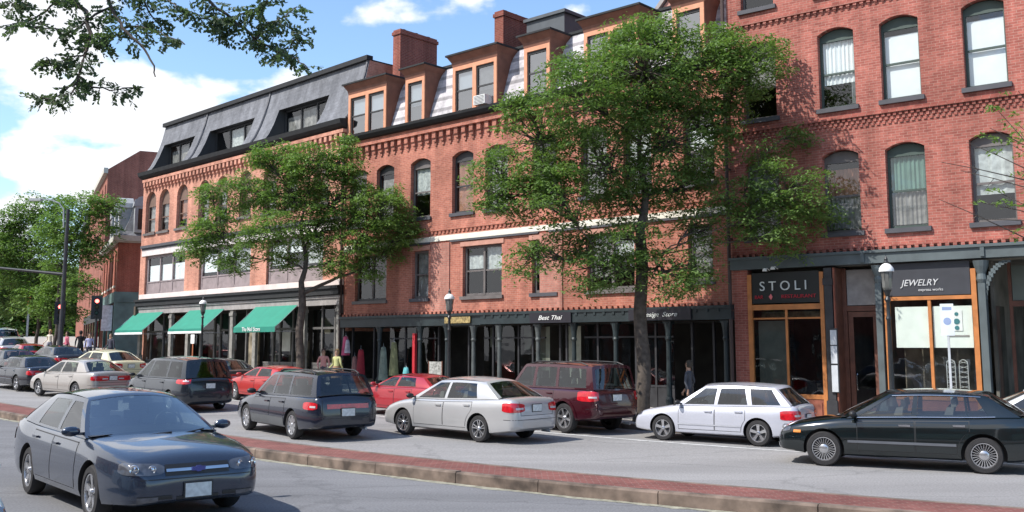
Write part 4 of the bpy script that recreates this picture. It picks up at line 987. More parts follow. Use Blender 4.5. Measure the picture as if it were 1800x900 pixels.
    q.grid([[(xb_+(xa_-xb_)*k/n,(yb(min(max(xb_+(xa_-xb_)*k/n,xr+.1),xf-.1))-.03)*w_,T(xb_+(xa_-xb_)*k/n)+S.get('crown',.035)*(1-(w_*.9)**2)+.012) for w_ in (-1,-.6,-.2,.2,.6,1)] for k in range(n+1)])
    cab=q.build('cabin_trim',PLB,r,smooth=True)
    xr1=bd[1][0]-.75; rows_=[xr1,xr1-.85]+([xr1-1.65] if S.get('seats3') else [])
    hr_=Ht-T(xr1)
    for i_,X in enumerate(rows_):
        for yy in ((-.38,.38) if i_==0 else (-.42,0,.42)):
            b_=T(X); q=MB()
            w2=.24 if i_==0 else .2
            if yy!=0: q.prism([(X-.02,b_-.05),(X+.14,b_-.05),(X+.06,b_+hr_*.32),(X-.06,b_+hr_*.34)],yy-w2,yy+w2)
            q.prism([(X-.10,b_+hr_*.36),(X-.01,b_+hr_*.34),(X-.01,b_+hr_*.60),(X-.08,b_+hr_*.63)],yy-.12,yy+.12); q.build('seat',sm,r)
    q=MB(); cs=Vector((xr1+.42,.38,T(xr1)+.06)); q.tube([cs+Vector((.06*math.sin(a)*-1,.18*math.cos(a),.17*math.sin(a))) for a in np.linspace(0,2*math.pi,17)],.014,5,False); q.tube([cs,cs+Vector((.3,0,-.1))],.03,6); q.build('steering_wheel',PLB,r)
    q=MB(); q.prism([(bd[0][0]-.35,T(bd[0][0])-.05),(bd[0][0]+.1,T(bd[0][0])-.02),(bd[0][0]+.0,T(bd[0][0])+.05),(bd[0][0]-.32,T(bd[0][0])+.05)],-yr*.98,yr*.98); q.build('dashboard',PLB,r)
    q=MB(); q.box(bd[0][1]-.06,bd[0][1]-.03,-.12,.12,Ht-.17,Ht-.11); q.build('rear_view_mirror',PLB,r)
    if S.get('sidechrome'):
        for s in (-1,1):
            q=MB(); pts=[]
            a,b=bd[1],bd[-2]
            q.tube([side((a[0]+(b[0]-a[0])*k/10,)*2,.03,s,.008) for k in range(11)],.009,5); q.tube([side((a[0]+(b[0]-a[0])*k/10,a[1]+(b[1]-a[1])*k/10),.92,s,.012) for k in range(11)],.008,5)
            q.build('window_trim',CHROME,r)
    # ---- surface patches
    def hit(o,d):
        h=bvh.ray_cast(Vector(o),Vector(d).normalized(),6)
        return (h[0],h[1]) if h[0] is not None else None
    def patch(nm,mat,org,n1,n2,off=.006,par=None,smooth=True):
        rows=[]; last=None
        for j in range(n2+1):
            row=[]
            for i in range(n1+1):
                o,d=org(i/n1,j/n2); h=hit(o,d)
                if h is None: h=last or (Vector(o)+Vector(d)*2,Vector(d)*-1)
                last=h; row.append(tuple(h[0]-Vector(d).normalized()*off))
            rows.append(row)
        q=MB(); q.grid(rows); return q.build(nm,mat,par or r,smooth=smooth)
    def sidep(nm,mat,x0,x1,z0,z1,s,off=.006,n1=6,n2=3,par=None,zf=None):
        def org(u,v):
            x=x0(v) if callable(x0) else x0; X=x1(v) if callable(x1) else x1; xx=x+(X-x)*u
            za=z0(xx) if callable(z0) else z0; zb_=z1(xx) if callable(z1) else z1
            return (xx,s*3,za+(zb_-za)*v),(0,-s,0)
        return patch(nm,mat,org,n1,n2,off,par)
    def endp(nm,mat,y0,y1,z0,z1,s,off=.006,n1=8,n2=3,par=None):
        return patch(nm,mat,lambda u,v:((s*5,y0+(y1-y0)*u,z0+(z1-z0)*v),(-s,0,0)),n1,n2,off,par)
    def cornerp(nm,mat,cx,th0,th1,z0,z1,s,side_,off=.008,n1=10,n2=4,par=None,shape=None):
        # th measured from the car's end axis (0) towards its side (90)
        def org(u,v):
            th=rad(th0+(th1-th0)*u); 
            za,zb_=(z0(u),z1(u)) if callable(z0) else (z0,z1)
            d=(s*math.cos(th),side_*math.sin(th),0); z=za+(zb_-za)*v
            return (cx+d[0]*4,d[1]*4,z),(-d[0],-d[1],0)
        return patch(nm,mat,org,n1,n2,off,par)
    # doors: seams under a proud skin
    for s in (-1,1):
        ds=S['doors']
        for (a,b) in ds:
            xa,xb=xr+a,xr+b; zl=zb0+.12
            def xrear(v,xb=xb,zl=zl):
                # keep clear of the rear arch
                z=zl+(.0+ (S['belt']-.05-zl))*v; X=-WB/2; rr=wr+.12
                dz=z-wr
                if abs(dz)<rr: return max(xb,X+math.sqrt(rr*rr-dz*dz))
                return xb
            ztop=lambda x: T(x)-.075
            sidep('door_seam',PLB,lambda v:xrear(v)-.012,xa+.012,zl-.012,lambda x:T(x)-.062,s,.0015,14,10)
            D=sidep('door',col,lambda v:xrear(v),xa,zl,ztop,s,.004,14,10)
            hx=(xrear(.8)+.06); hz=T(hx)-.15
            q=MB(); h=hit((hx+.09,s*3,hz),(0,-s,0)); yy=h[0].y if h else s*hwm
            q.prism([(hx,hz-.018),(hx+.19,hz-.014),(hx+.2,hz+.014),(hx,hz+.02)],yy,yy+s*.035); q.build('handle',S.get('handle',col),D)
        if S.get('mould'): 
            z,h,m=S['mould']; sidep('side_moulding',m,-WB/2+wr+.12,WB/2-wr-.12,z-h/2,z+h/2,s,.016,10,2)
        if S.get('clad'):
            z,m=S['clad']; sidep('cladding',m,-WB/2+wr+.075,WB/2-wr-.075,zb0+.06,z,s,.009,10,3)
            for X in (-WB/2,WB/2) if S.get('flarem') else ():
                R0=wr+.06; R1=wr+.14
                patch('arch_flare',S['flarem'],lambda u,v,X=X:((X+(R0+(R1-R0)*v)*math.cos(math.pi*(u*.98+.01)),s*3,wr+(R0+(R1-R0)*v)*math.sin(math.pi*(u*.98+.01))),(0,-s,0)),16,2,.02)
        # mirror
        fx=bd[0][0]-.16; ym=yb(fx)+.0; zm=T(fx)+.07; q=MB()
        for k in range(1):
            P=[]
            for a in range(7):
                t=math.pi*a/6; P.append([(fx+.02-.075*math.cos(b*2*math.pi/10)*math.sin(t)*.9, s*(ym+.14-.115*math.cos(t)), zm+.065*math.sin(b*2*math.pi/10)*math.sin(t)) for b in range(10)])
            q.grid(P,wrap=True)
        q.box(fx-.03,fx+.03,min(s*(ym-.06),s*(ym+.06)),max(s*(ym-.06),s*(ym+.06)),zm-.05,zm-.015)
        q.build('mirror',S.get('mirror',col),r,smooth=True,angle=50)
        # lights
        hl=S['hl']; HL=cornerp('headlight',LIGHTC,xf-hl[0],hl[1],hl[2],lambda u:hl[3]+hl[5]*u+.03*(2*u-1)**6,lambda u:hl[4]+hl[6]*u-.035*(2*u-1)**6,1,s,.008,16,6)
        for fr_,rr_ in ((.25,.045),(.58,.055)):
            th=rad(hl[1]+(hl[2]-hl[1])*fr_); zc=(hl[3]+hl[4])/2+(hl[5]+hl[6])/2*fr_; dd=Vector((math.cos(th),s*math.sin(th),0)); h=hit((xf-hl[0]+dd.x*4,dd.y*4,zc),(-dd.x,-dd.y,0))
            if h:
                c_=h[0]+dd*.012; t_=Vector((-dd.y,dd.x,0)); q=MB(); ring=[]
                for r_,o_ in ((rr_,0),(rr_*.9,.006),(rr_*.55,-.006),(.001,.004)): ring.append([tuple(c_+t_*(r_*math.cos(a))+Vector((0,0,r_*math.sin(a)))+dd*o_) for a in np.linspace(0,2*math.pi,15)[:-1]])
                q.grid(ring,wrap=True); q.build('lamp_reflector',CHROME,HL,smooth=True)
        if S.get('hlo'): h2=S['hlo']; cornerp('indicator',LIGHTO,xf-hl[0],h2[0],h2[1],h2[2],h2[3],1,s,.012,4,3)
        tl=S['tl']; cornerp('tail_light',LIGHTR,xr+tl[0],tl[1],tl[2],lambda u:tl[3]+tl[5]*u+.035*(2*u-1)**4,lambda u:tl[4]+tl[6]*u-.03*(2*u-1)**4,-1,s,.010,16,5)
        zm_=tl[3]+(tl[4]-tl[3])*.42; cornerp('reversing_light',plain('lens_white',(.55,.5,.5),.12,coat=1),xr+tl[0],tl[1]+(tl[2]-tl[1])*.08,tl[1]+(tl[2]-tl[1])*.42,zm_-.022,zm_+.022,-1,s,.016,5,2)
        if S.get('fog'): 
            z0,z1=S['fog']; endp('fog_light',LIGHTC,s*hwm*.50,s*hwm*.74,z0,z1,1,.008)
    z0,z1,yw=S['grille']; G_=endp('grille',PLB,-yw,yw,z0,z1,1,.006,10,3)
    if S.get('gbar'): endp('grille_bar',CHROME if S['gbar']==1 else col,-yw*.98,yw*.98,(z0+z1)/2-.016,(z0+z1)/2+.016,1,.02,12,2)
    if S.get('badge'):
        h=hit((5,0,(z0+z1)/2),(-1,0,0)); zc=(z0+z1)/2; X=h[0].x+.035
        q=MB(); q.prism([(-.08,zc-.022),(-.03,zc-.022),(-.02,zc-.035),(.03,zc-.035),(.035,zc-.022),(.08,zc-.022),(.085,zc+.022),(.035,zc+.022),(.03,zc+.035),(-.02,zc+.035),(-.03,zc+.022),(-.075,zc+.022)],X-.02,X,'x'); q.build('emblem',plain('emblem_blue',(.08,.09,.30),.25,.6),r)
    if S.get('lowgr'): 
        a,b,yw2=S['lowgr']; endp('air_intake',PLB,-yw2,yw2,a,b,1,.006,10,2)
        for sg in (-1,1): endp('air_intake',PLB,sg*(yw2+.05),sg*hwm*.74,a+.02,b+.02,1,.006,6,2)
    endp('bumper_seam',PLB,-hwm*.8,hwm*.8,S['bz'],S['bz']+.012,1,.003,14,1)
    if S.get('bumperdark'):
        for sg in (1,-1):
            a,b=S['bumperdark']; cx=(xf-.9 if sg>0 else xr+.8)
            for s in (-1,1): cornerp('bumper',PLG,cx,0,62,a,b,sg,s,.012,14,4)
    else: 
        for s in (-1,1): cornerp('bumper_seam',PLB,xr+.8,0,60,S['bzr'],S['bzr']+.012,-1,s,.003,14,1)
    # plates
    for sg,zp in ((1,S['pf']),(-1,S['pr'])):
        h=hit((sg*5,0,zp),(-sg,0,0)); X=h[0].x if h else sg*L/2; nrm=h[1] if h else Vector((sg,0,0))
        q=MB(); q.box(-.006,.006,-.155,.155,-.078,.078); q.m=1; q.box(-.012,-.006,-.175,.175,-.095,.095)
        if sg<0: q=MB(); q.box(-.006,.006,-.155,.155,-.078,.078); q.m=1; q.box(.006,.012,-.175,.175,-.095,.095)
        o=q.build('number_plate',[PLATE,PLB],r); o.location=(X+sg*.022,0,zp)
    # rear boot or tailgate seam
    if S.get('boot'):
        z0,z1,yw=S['boot']
        for s in (-1,1): endp('boot_seam',PLB,s*yw,s*(yw+.012),z0,z1,-1,.003,1,8)
        endp('boot_seam',PLB,-yw,yw,z0-.012,z0,-1,.003,12,1)
    if S.get('rtrim'):
        z0,z1,yw,m=S['rtrim']; endp('rear_trim',m,-yw,yw,z0,z1,-1,.007,12,3)
    if S.get('rails'):
        for s in (-1,1):
            q=MB(); xa,xb=bd[0][1]-.25,bd[-1][1]+.2; pts=[(xa+(xb-xa)*k/10,s*(yr-.08),zroof(xa+(xb-xa)*k/10)+cw*.3+(.055 if 0<k<10 else .0)) for k in range(11)]
            q.tube(pts,.018,6); q.build('roof_rail',PLB,r)
    # cowl and wipers
    q=MB()
    for yy in (-.35,.2):
        A=endsurf(F,(yy)/hwm,.03,fb,ft,1,.03); B=endsurf(F,(yy+.5)/hwm,.09,fb,ft,1,.03); q.tube([A,B],.009,4)
    q.build('wiper',PLB,r)
    # under tray hides the hollow look; wheels
    for X in (-WB/2,WB/2):
        for s in (-1,1): add_wheel(r,S['wheel'],wr,.2,X,s*(hwm-.125),s)
    # exhaust
    q=MB(); q.tube([(xr+.25,-.45,.26),(xr+.0,-.45,.25)],.03,8); q.build('exhaust_pipe',METAL,r)
    return r
# ------------------------------------------------------------------ car types
def sedan(**k):
    S=dict(L=4.8,W=1.80,H=1.45,WB=2.72,ro=1.1,wr=.315,belt=.92,
      top=[(0,.62),(.03,.84),(.09,.94),(.25,.985),(.75,.985),(1.3,.96),(2.4,.93),(3.3,.90),(3.55,.885),(3.9,.84),(4.35,.77),(4.6,.70),(4.74,.62),(4.8,.55)],
      gh=dict(b=[(3.38,2.62),(3.24,2.55),(2.28,2.28),(2.18,2.18),(1.28,1.50),(1.10,1.40),(.62,1.22)],t=['p','w','p','w','p','p'],yr=.66),
      doors=[(3.22,2.25),(2.22,1.35)],hl=(.9,10,50,.58,.70,.02,.02),tl=(.7,22,62,.68,.86,0,0),grille=(.55,.64,.4),bz=.50,bzr=.55,pf=.38,pr=.76,boot=(.62,.93,.55),wheel='cover',fog=(.32,.38))
    S.update(k); return S
BLUE=sedan(L=5.05,W=1.86,H=1.46,WB=2.81,ro=1.18,paint=paint('blue_grey',(.030,.042,.068),.35,.2),wheel='five',wr=.325,belt=.93,
  top=[(0,.64),(.03,.86),(.09,.96),(.25,1.0),(.8,1.0),(1.3,.975),(2.4,.95),(3.3,.935),(3.6,.925),(4.0,.89),(4.5,.83),(4.8,.77),(4.95,.71),(5.02,.63),(5.05,.56)],
  gh=dict(b=[(3.55,2.72),(3.36,2.62),(2.42,2.38),(2.30,2.28),(1.36,1.58),(1.2,1.46),(.62,1.2)],t=['p','w','p','w','p','p'],yr=.67,fb=.34,crown=.07),
  doors=[(3.42,2.38),(2.35,1.42)],hl=(1.0,22,50,.585,.71,.02,.03),grille=(.575,.70,.38),gbar=1,badge=1,lowgr=(.27,.34,.25),bz=.535,pf=.40,kf=.20,fog=(.29,.35),mirror=None,wglass=glass('windshield_bright',(.45,.55,.53),.26),crown=.05)
BLUE['mirror']=BLUE['paint']
BLACKS=sedan(L=4.83,W=1.77,H=1.41,WB=2.70,ro=1.13,paint=paint('black_green',(.004,.008,.009),.0,.16),wheel='wire',belt=.9,
  gh=dict(b=[(3.42,2.66),(3.24,2.56),(2.30,2.24),(2.20,2.17),(1.38,1.42),(1.34,1.38),(1.02,1.25),(.92,1.16),(.52,1.05)],t=['p','w','p','w','p','w','p','p'],yr=.68),
  mould=(.47,.045,plain('mould_grey',(.16,.17,.19),.3,.4)),handle=CHROME,sidechrome=1,gbar=1,seat=SEAT2,hlo=(54,62,.59,.64),mirror=PLB)
SILVERS=sedan(L=4.81,W=1.80,H=1.49,WB=2.72,ro=1.12,paint=paint('silver_warm',(.50,.495,.49),.4,.3),wheel='ypsilon',
  top=[(0,.64),(.03,.9),(.09,1.0),(.25,1.03),(.65,1.03),(1.3,1.0),(2.4,.96),(3.3,.94),(3.6,.915),(4.0,.86),(4.4,.76),(4.65,.66),(4.76,.57),(4.81,.5)],
  gh=dict(b=[(3.62,2.72),(3.38,2.6),(2.36,2.32),(2.26,2.24),(1.2,1.42),(1.05,1.3),(.50,1.15)],t=['p','w','p','w','p','p'],yr=.67,crown=.07),
  doors=[(3.4,2.35),(2.32,1.35)],tl=(.7,32,68,.73,.93,.0,.03),pr=.82,boot=(.66,.98,.56),mirror=PLB,seat=SEAT2)
WAGON=sedan(L=4.42,W=1.70,H=1.465,WB=2.53,ro=.98,paint=paint('silver_white',(.55,.56,.62),.3,.3),wheel='five',wr=.31,
  top=[(0,.6),(.03,.86),(.08,.96),(.3,.965),(1.0,.95),(2.2,.92),(3.0,.90),(3.3,.87),(3.7,.80),(4.1,.72),(4.28,.62),(4.36,.54),(4.42,.48)],
  gh=dict(b=[(3.18,2.42),(2.98,2.32),(2.12,2.06),(2.03,1.97),(1.24,1.36),(1.12,1.24),(.40,.72),(.18,.62)],t=['p','w','p','w','p','w','p'],yr=.70,rb=.08,rt=.08,rw=.86,rv=(.05,.88)),
  doors=[(3.05,2.1),(2.07,1.3)],tl=(.75,34,68,.66,.86,-.03,.0),boot=(.5,.9,.58),mould=(.44,.035,plain('mould_silver',(.55,.56,.6),.35,.4)),pr=.68,mirror=PLB,rails=0)
LEGACY=sedan(L=4.68,W=1.70,H=1.49,WB=2.63,ro=1.12,paint=paint('black_blue',(.010,.013,.026),.15,.22),wheel='cover',wr=.31,
  top=[(0,.6),(.03,.86),(.08,.95),(.3,.955),(1.0,.945),(2.2,.92),(3.2,.895),(3.5,.87),(3.9,.81),(4.3,.73),(4.52,.63),(4.62,.54),(4.68,.48)],
  gh=dict(b=[(3.36,2.68),(3.16,2.56),(2.34,2.3),(2.24,2.2),(1.44,1.5),(1.34,1.4),(.34,.5),(.14,.36)],t=['p','w','p','w','p','w','p'],yr=.72,rb=.05,rt=.05,rw=.86,rv=(.04,.88)),
  doors=[(3.25,2.32),(2.29,1.5)],tl=(.8,44,72,.68,.84,0,0),boot=(.5,.9,.6),clad=(.44,PLG),bumperdark=None,rtrim=(.70,.80,.5,LIGHTR),pr=.62,rails=1,mirror=PLB)
SUV=sedan(L=4.85,W=1.88,H=1.84,WB=2.70,ro=1.12,zb=.32,wr=.39,belt=1.15,paint=paint('maroon',(.055,.007,.013),.3,.24),wheel='six',nose=.14,
  top=[(0,.75),(.03,1.05),(.08,1.16),(.3,1.17),(1.0,1.165),(2.2,1.15),(3.2,1.14),(3.5,1.12),(3.9,1.08),(4.4,1.02),(4.7,.90),(4.8,.75),(4.85,.66)],
  gh=dict(b=[(3.46,2.98),(3.32,2.86),(2.5,2.48),(2.38,2.36),(1.52,1.56),(1.4,1.46),(.34,.42),(.1,.24)],t=['p','w','p','w','p','w','p'],yr=.78,rb=.05,rt=.05,rw=.88,rv=(.04,.86)),
  doors=[(3.35,2.46),(2.42,1.55)],hl=(.9,12,48,.78,.95,0,0),tl=(.8,40,76,.86,1.12,0,0),grille=(.74,.92,.45),bz=.66,bzr=.66,pf=.55,pr=.95,boot=(.72,1.1,.66),clad=(.52,PLB),flarem=None,rails=1,mirror=PLB,seats3=0)
SUV['flarem']=SUV['paint']
VAN=sedan(L=5.09,W=1.96,H=1.76,WB=3.03,ro=1.05,wr=.335,belt=1.06,paint=paint('van_grey_blue',(.018,.024,.034),.4,.26),wheel='cover',
  top=[(0,.65),(.03,.98),(.08,1.08),(.3,1.09),(1.0,1.08),(2.2,1.06),(3.4,1.04),(3.9,1.02),(4.3,.95),(4.7,.84),(4.92,.72),(5.02,.6),(5.09,.52)],
  gh=dict(b=[(4.06,3.0),(3.72,2.9),(2.98,2.72),(2.86,2.6),(1.5,1.5),(1.38,1.38),(.42,.6),(.16,.4)],t=['p','w','p','w','p','w','p'],yr=.74,fb=.5,rb=.06,rt=.06,rw=.86,rv=(.04,.86),crown=.06),
  doors=[(3.95,2.95),(2.9,1.5)],tl=(.8,42,78,.92,1.16,0,0),pr=.86,boot=(.6,1.02,.7),bzr=.56,mirror=PLB,seats3=1,dark=1)
HATCH=sedan(L=4.2,W=1.70,H=1.31,WB=2.52,ro=.85,paint=paint('red',(.38,.018,.028),.2,.3),wheel='cover',
  top=[(0,.6),(.03,.85),(.08,.93),(.3,.94),(1.0,.94),(2.0,.92),(2.9,.9),(3.2,.86),(3.6,.79),(3.95,.70),(4.1,.6),(4.2,.5)],
  gh=dict(b=[(3.05,2.35),(2.9,2.25),(2.0,1.95),(1.9,1.86),(1.0,1.2),(.85,1.1),(.3,.9)],t=['p','w','p','w','p','p'],yr=.68,rw=.85),doors=[(2.9,1.98),(1.95,1.15)],tl=(.7,28,66,.66,.84,0,0))
def vary(S,**k): d=dict(S); d.update(k); return d
def place_two(front,rear,WB,W,near_left=True):
    """car from the ground contacts of its two near-side wheels, read off the photograph"""
    a=gnd(*front); b=gnd(*rear); d=(a-b).normalized(); left=Vector((-d.y,d.x,0)).normalized(); tr=W/2-.12
    m=(a+b)/2; c=m-left*tr if near_left else m+left*tr; c.z=G(c.y); return c,math.atan2(d.y,d.x),(a-b).length
def tilt(o,rz,WB=2.7):
    d=Vector((math.cos(rz),math.sin(rz))); dz=(G(o.location.y+d.y*WB/2)-G(o.location.y-d.y*WB/2))/WB
    o.rotation_mode='ZYX' if False else 'XYZ'
    n=Vector((d.x,d.y,dz)).normalized(); side=Vector((-d.y,d.x,0)); up=n.cross(side)
    m=Matrix((n,side,up)).transposed(); o.rotation_euler=m.to_euler(); o.location.z=(G(o.location.y+d.y*WB/2)+G(o.location.y-d.y*WB/2))/2+.008
def put(name,label,S,front,rear,near_left=True,group=None,cat='car',scale=1,dyaw=0):
    c,rz,l=place_two(front,rear,S['WB']*scale,S['W']*scale,near_left); rz+=rad(dyaw); print(name,label[:30],'wheelbase measured %.2f spec %.2f'%(l,S['WB']),'yaw %.1f'%math.degrees(rz),tuple(round(v,2) for v in c))
    o=make_car(name,label,S,(0,0,0),0,group,cat); o.location=c; tilt(o,rz,S['WB']); o.scale=(scale,)*3; return o
def put_on(name,label,S,off,px,dyaw=0,group=None,cat='car',z=.7,proto=None):
    s,P=on(off,px,z); a=head(s); rz=math.atan2(math.sin(a),-math.cos(a))+rad(dyaw)
    if proto: o=copy_tree(proto); tag(o,label)
    else: o=make_car(name,label,S,(0,0,0),0,group,cat)
    o.location=P; tilt(o,rz,S['WB']); return o
BLACKS['top']=[(a*4.7/4.8,z) for a,z in BLACKS['top']]; BLACKS['L']=4.70
GP='cars parked along the far kerb'; GQ='cars in the far traffic lane'
put('sedan_car','blue-grey sedan driving towards the camera in the near lane at lower left',BLUE,(168,916),(54,867),False,scale=1.14)
put('sedan_car','black sedan with wire-spoke wheels and chrome door handles at the right edge',BLACKS,(1453,819),(1729,833),group=GQ,scale=1.06)
put('sedan_car','silver sedan with red tail lights in front of the maroon SUV',SILVERS,(714,765),(846,777),group=GQ,scale=1.02,dyaw=-3)
put('estate_car','silver-white station wagon parked right of the big tree trunk',WAGON,(1176,775),(1331,784),group=GP,scale=.97,dyaw=-3)
put('estate_car','black-blue station wagon with roof rails between the minivan and the silver sedan',LEGACY,(427,757),(533,772),group=GQ,scale=1.13,dyaw=-7)
put_on('suv_car','maroon SUV parked left of the big tree trunk',SUV,9.75,978,-9,GP,'SUV',.9)
put_on('minivan_car','dark grey minivan seen from its rear left corner behind the blue sedan',VAN,5.6,309,-3,GQ,'minivan',.9)
put_on('hatchback_car','crimson small car parked behind the black wagon, beside the silver sedan nose',HATCH,9.5,722,0,GP)
put_on('sedan_car','orange-red car parked behind the minivan under the third awning',vary(HATCH,paint=paint('red_orange',(.50,.035,.03),.2,.3)),9.3,478,0,GP)
put_on('sedan_car','dark car parked between the minivan roof and the orange-red car',vary(BLACKS,paint=paint('charcoal',(.03,.032,.036),.3,.3),sidechrome=0,wheel='cover'),9.6,372,0,GP)
put_on('sedan_car','champagne sedan with wide red tail lights left of the minivan',vary(SILVERS,paint=paint('champagne',(.42,.385,.35),.35,.3),tl=(.7,14,58,.72,.90,0,.0)),5.0,136,7,GQ)
put_on('sedan_car','cream yellow sedan behind the champagne one',vary(SILVERS,paint=paint('cream',(.68,.64,.42),.15,.3)),8.8,178,6,GP)
put_on('sedan_car','long black car at the left edge of the photo beside the champagne sedan',vary(BLACKS,sidechrome=0,wheel='five',paint=paint('black_blue2',(.016,.018,.026),.2,.25),gh=dict(BLACKS['gh'])),5.0,42,2,GQ)
put_on('sedan_car','white-roofed car just visible behind the black sedan at the right edge',vary(SILVERS,paint=paint('white_blue',(.66,.68,.72),.2,.3)),9.7,1838,0,GP)
# corner of a car in the nearest lane
co2=make_car('sedan_car','pale aqua white car, only its front corner showing at the bottom left',vary(SILVERS,paint=paint('white_aqua',(.62,.70,.68),.15,.3),mirror=paint("white_aqua",(.62,.70,.68),.15,.3)),(0,0,0),0)
co2.location=(-7.27,11.50,0); tilt(co2,rad(-44))
# ================================================================== trees
LEAF=leafmat('leaf_green',(.076,.145,.04),(.205,.29,.10))
LEAF2=leafmat('leaf_green_light',(.086,.165,.038),(.215,.31,.098))
LEAF_BACKLIT=leafmat('leaf_backlit',(.06,.10,.05),(.13,.17,.10))  # backlit darkness of the overhanging boughs put into the leaf colour
def quads(name,Pc,A,B,mat,par):
    """Pc centres (N,3), A half length vectors, B half width vectors -> leaf shaped quads"""
    n=len(Pc); v=np.empty((n,4,3),dtype=np.float32)
    v[:,0]=Pc-A; v[:,1]=Pc+B-.1*A; v[:,2]=Pc+A; v[:,3]=Pc-B-.1*A
    me=bpy.data.meshes.new(name); me.vertices.add(n*4); me.vertices.foreach_set('co',v.reshape(-1))
    me.loops.add(n*4); me.loops.foreach_set('vertex_index',np.arange(n*4,dtype=np.int32)); me.polygons.add(n)
    me.polygons.foreach_set('loop_start',np.arange(0,n*4,4,dtype=np.int32)); me.polygons.foreach_set('loop_total',np.full(n,4,dtype=np.int32))
    me.materials.append(mat); me.update(calc_edges=True); o=bpy.data.objects.new(name,me); COL.objects.link(o)
    if par: o.parent=par
    return o
def foliage(name,sprays,mat,par,rs,leaf=(.075,.03),per=46,rad_=.42,thick=.10):
    C=[];A=[];B=[]
    for (c,k) in sprays:
        n=max(4,int(per*k*k)); ph=rs.uniform(0,2*np.pi,n); rr=np.sqrt(rs.uniform(0,1,n))*rad_*k
        tilt_=rs.uniform(-.35,.35,2); 
        x=rr*np.cos(ph); y=rr*np.sin(ph); z=rs.normal(0,thick*.5*k,n)-.35*rr*rr/(rad_*k)+tilt_[0]*x+tilt_[1]*y
        C.append(np.stack([x+c[0],y+c[1],z+c[2]],1))
        ang=ph+rs.normal(0,.9,n); L=leaf[0]*rs.uniform(.6,1.4,n); Wd=leaf[1]*rs.uniform(.7,1.4,n); dz=rs.normal(-.25,.45,n)
        a=np.stack([np.cos(ang),np.sin(ang),dz],1); a/=np.linalg.norm(a,axis=1)[:,None]
        t=rs.normal(0,1,(n,3))*[.6,.6,.6]+[0,0,0]; b=np.cross(a,np.stack([t[:,0]*.6,t[:,1]*.6,np.ones(n)],1)); b/=np.linalg.norm(b,axis=1)[:,None]
        A.append(a*L[:,None]); B.append(b*Wd[:,None])
    return quads(name,np.concatenate(C),np.concatenate(A),np.concatenate(B),mat,par)
def bez(p0,p1,p2,n=7):
    return [p0*(1-t)**2+p1*2*t*(1-t)+p2*t*t for t in [k/n for k in range(n+1)]]
def street_tree(label,off,px,trunk_r,fork_z,blobs,seed,density=1.0,mat=None,group=None,leaf=(.075,.03),per=46,depth_scale=.75,lean=0,limb_r=.5,kind='street_tree',spr=.42,P=None):
    """blobs: crown lobes as seen in the photograph (photo px, px, radius px); they get real depth around the trunk"""
    if P is None: s,P=on(off,px,1.0)
    base=Vector((P.x,P.y,G(P.y)+.12)); r=empty(kind,base,0,label,'tree',group)
    rs=np.random.RandomState(seed); Y=P.y; mb=MB(); m=FPX/Y
    lobes=[]
    for (bx,by,br) in blobs:
        dy=rs.uniform(-1,1)*depth_scale*br/m*1.2; c=pix(bx,by,Y+dy)-base; lobes.append((c,br/m*1.12))
    top=Vector((lean,0,fork_z)); n=8
    tr=[Vector((lean*(k/n)**1.5+.05*math.sin(k*1.3+seed),.04*math.cos(k*1.7),fork_z*k/n)) for k in range(n+1)]
    mb.tube(tr,[trunk_r*(1.35 if k==0 else 1.08-.22*k/n) for k in range(n+1)],10)
    sprays=[]
    # leader and scaffold limbs
    cx=sum(c.x*R for c,R in lobes)/sum(R for c,R in lobes); zt=max(c.z for c,_ in lobes)
    sk=[]   # (point, radius, distance along from the ground)
    ld=[tr[-1]]
    for k in range(1,10):
        t=k/9; ld.append(Vector((tr[-1].x+(cx-tr[-1].x)*t*.8+.12*math.sin(k*1.1+seed),.15*math.sin(k*.8+seed),fork_z+(zt-fork_z)*.72*t)))
    lr=[trunk_r*.8*(1-.86*(k/9)**.8) for k in range(10)]; mb.tube(ld,lr,8)
    for p_,r_ in zip(ld,lr): sk.append((p_,r_,fork_z+(p_-tr[-1]).length))
    sk.insert(0,(tr[-2],trunk_r*.7,fork_z*.9))
    order=sorted(lobes,key=lambda q:(q[0]-tr[-1]).length)
    for li,(c,R) in enumerate(order):
        best=min(sk,key=lambda q:(c-q[0]).length+.38*q[2]+(1.6 if q[0].z>c.z-.15 else 0)+(.8 if q[1]<.022 else 0))
        st,rp,dl=best; dist=(c-st).length; ctl=st+(c-st)*.5+Vector((rs.normal(0,.08)*dist,rs.normal(0,.08)*dist,.10*dist*(.3+rs.rand())))
        path=bez(st,ctl,c,8); r0=max(.02,min(rp*.72,.012+.022*dist+.02*R)) if dist>.3 else rp*.6
        path=[p+Vector(rs.normal(0,.035,3)*(1 if 0<i<8 else 0)) for i,p in enumerate(path)]
        mb.tube(path,[r0*(1-.7*k/8) for k in range(9)],7)
        for k in range(2,9): sk.append((path[k],r0*(1-.7*k/8),dl+dist*k/8))
        ns=int(density*20*R*R/(.42*.42)*.42)+4
        for k in range(ns):
            d=rs.normal(0,1,3); d/=np.linalg.norm(d); rr=R*(.35+.65*rs.rand()**.5)
            q=c+Vector((d[0]*rr,d[1]*rr*depth_scale*1.2,d[2]*rr*.85)); sprays.append((q,rs.uniform(.65,1.25)))
            if rs.rand()<.45:
                a=path[int(rs.randint(4,9))]; mid=(a+q)/2+Vector((0,0,.06)); mb.tube([a,mid,q],[.022,.014,.005],4,False)
    # shed some sprays so that gaps read through the crown
    mb.build('trunk',BARK,r,smooth=True,angle=60)
    foliage('crown',[(q,k) for q,k in sprays],mat or LEAF,r,rs,leaf,per,spr)
    return r
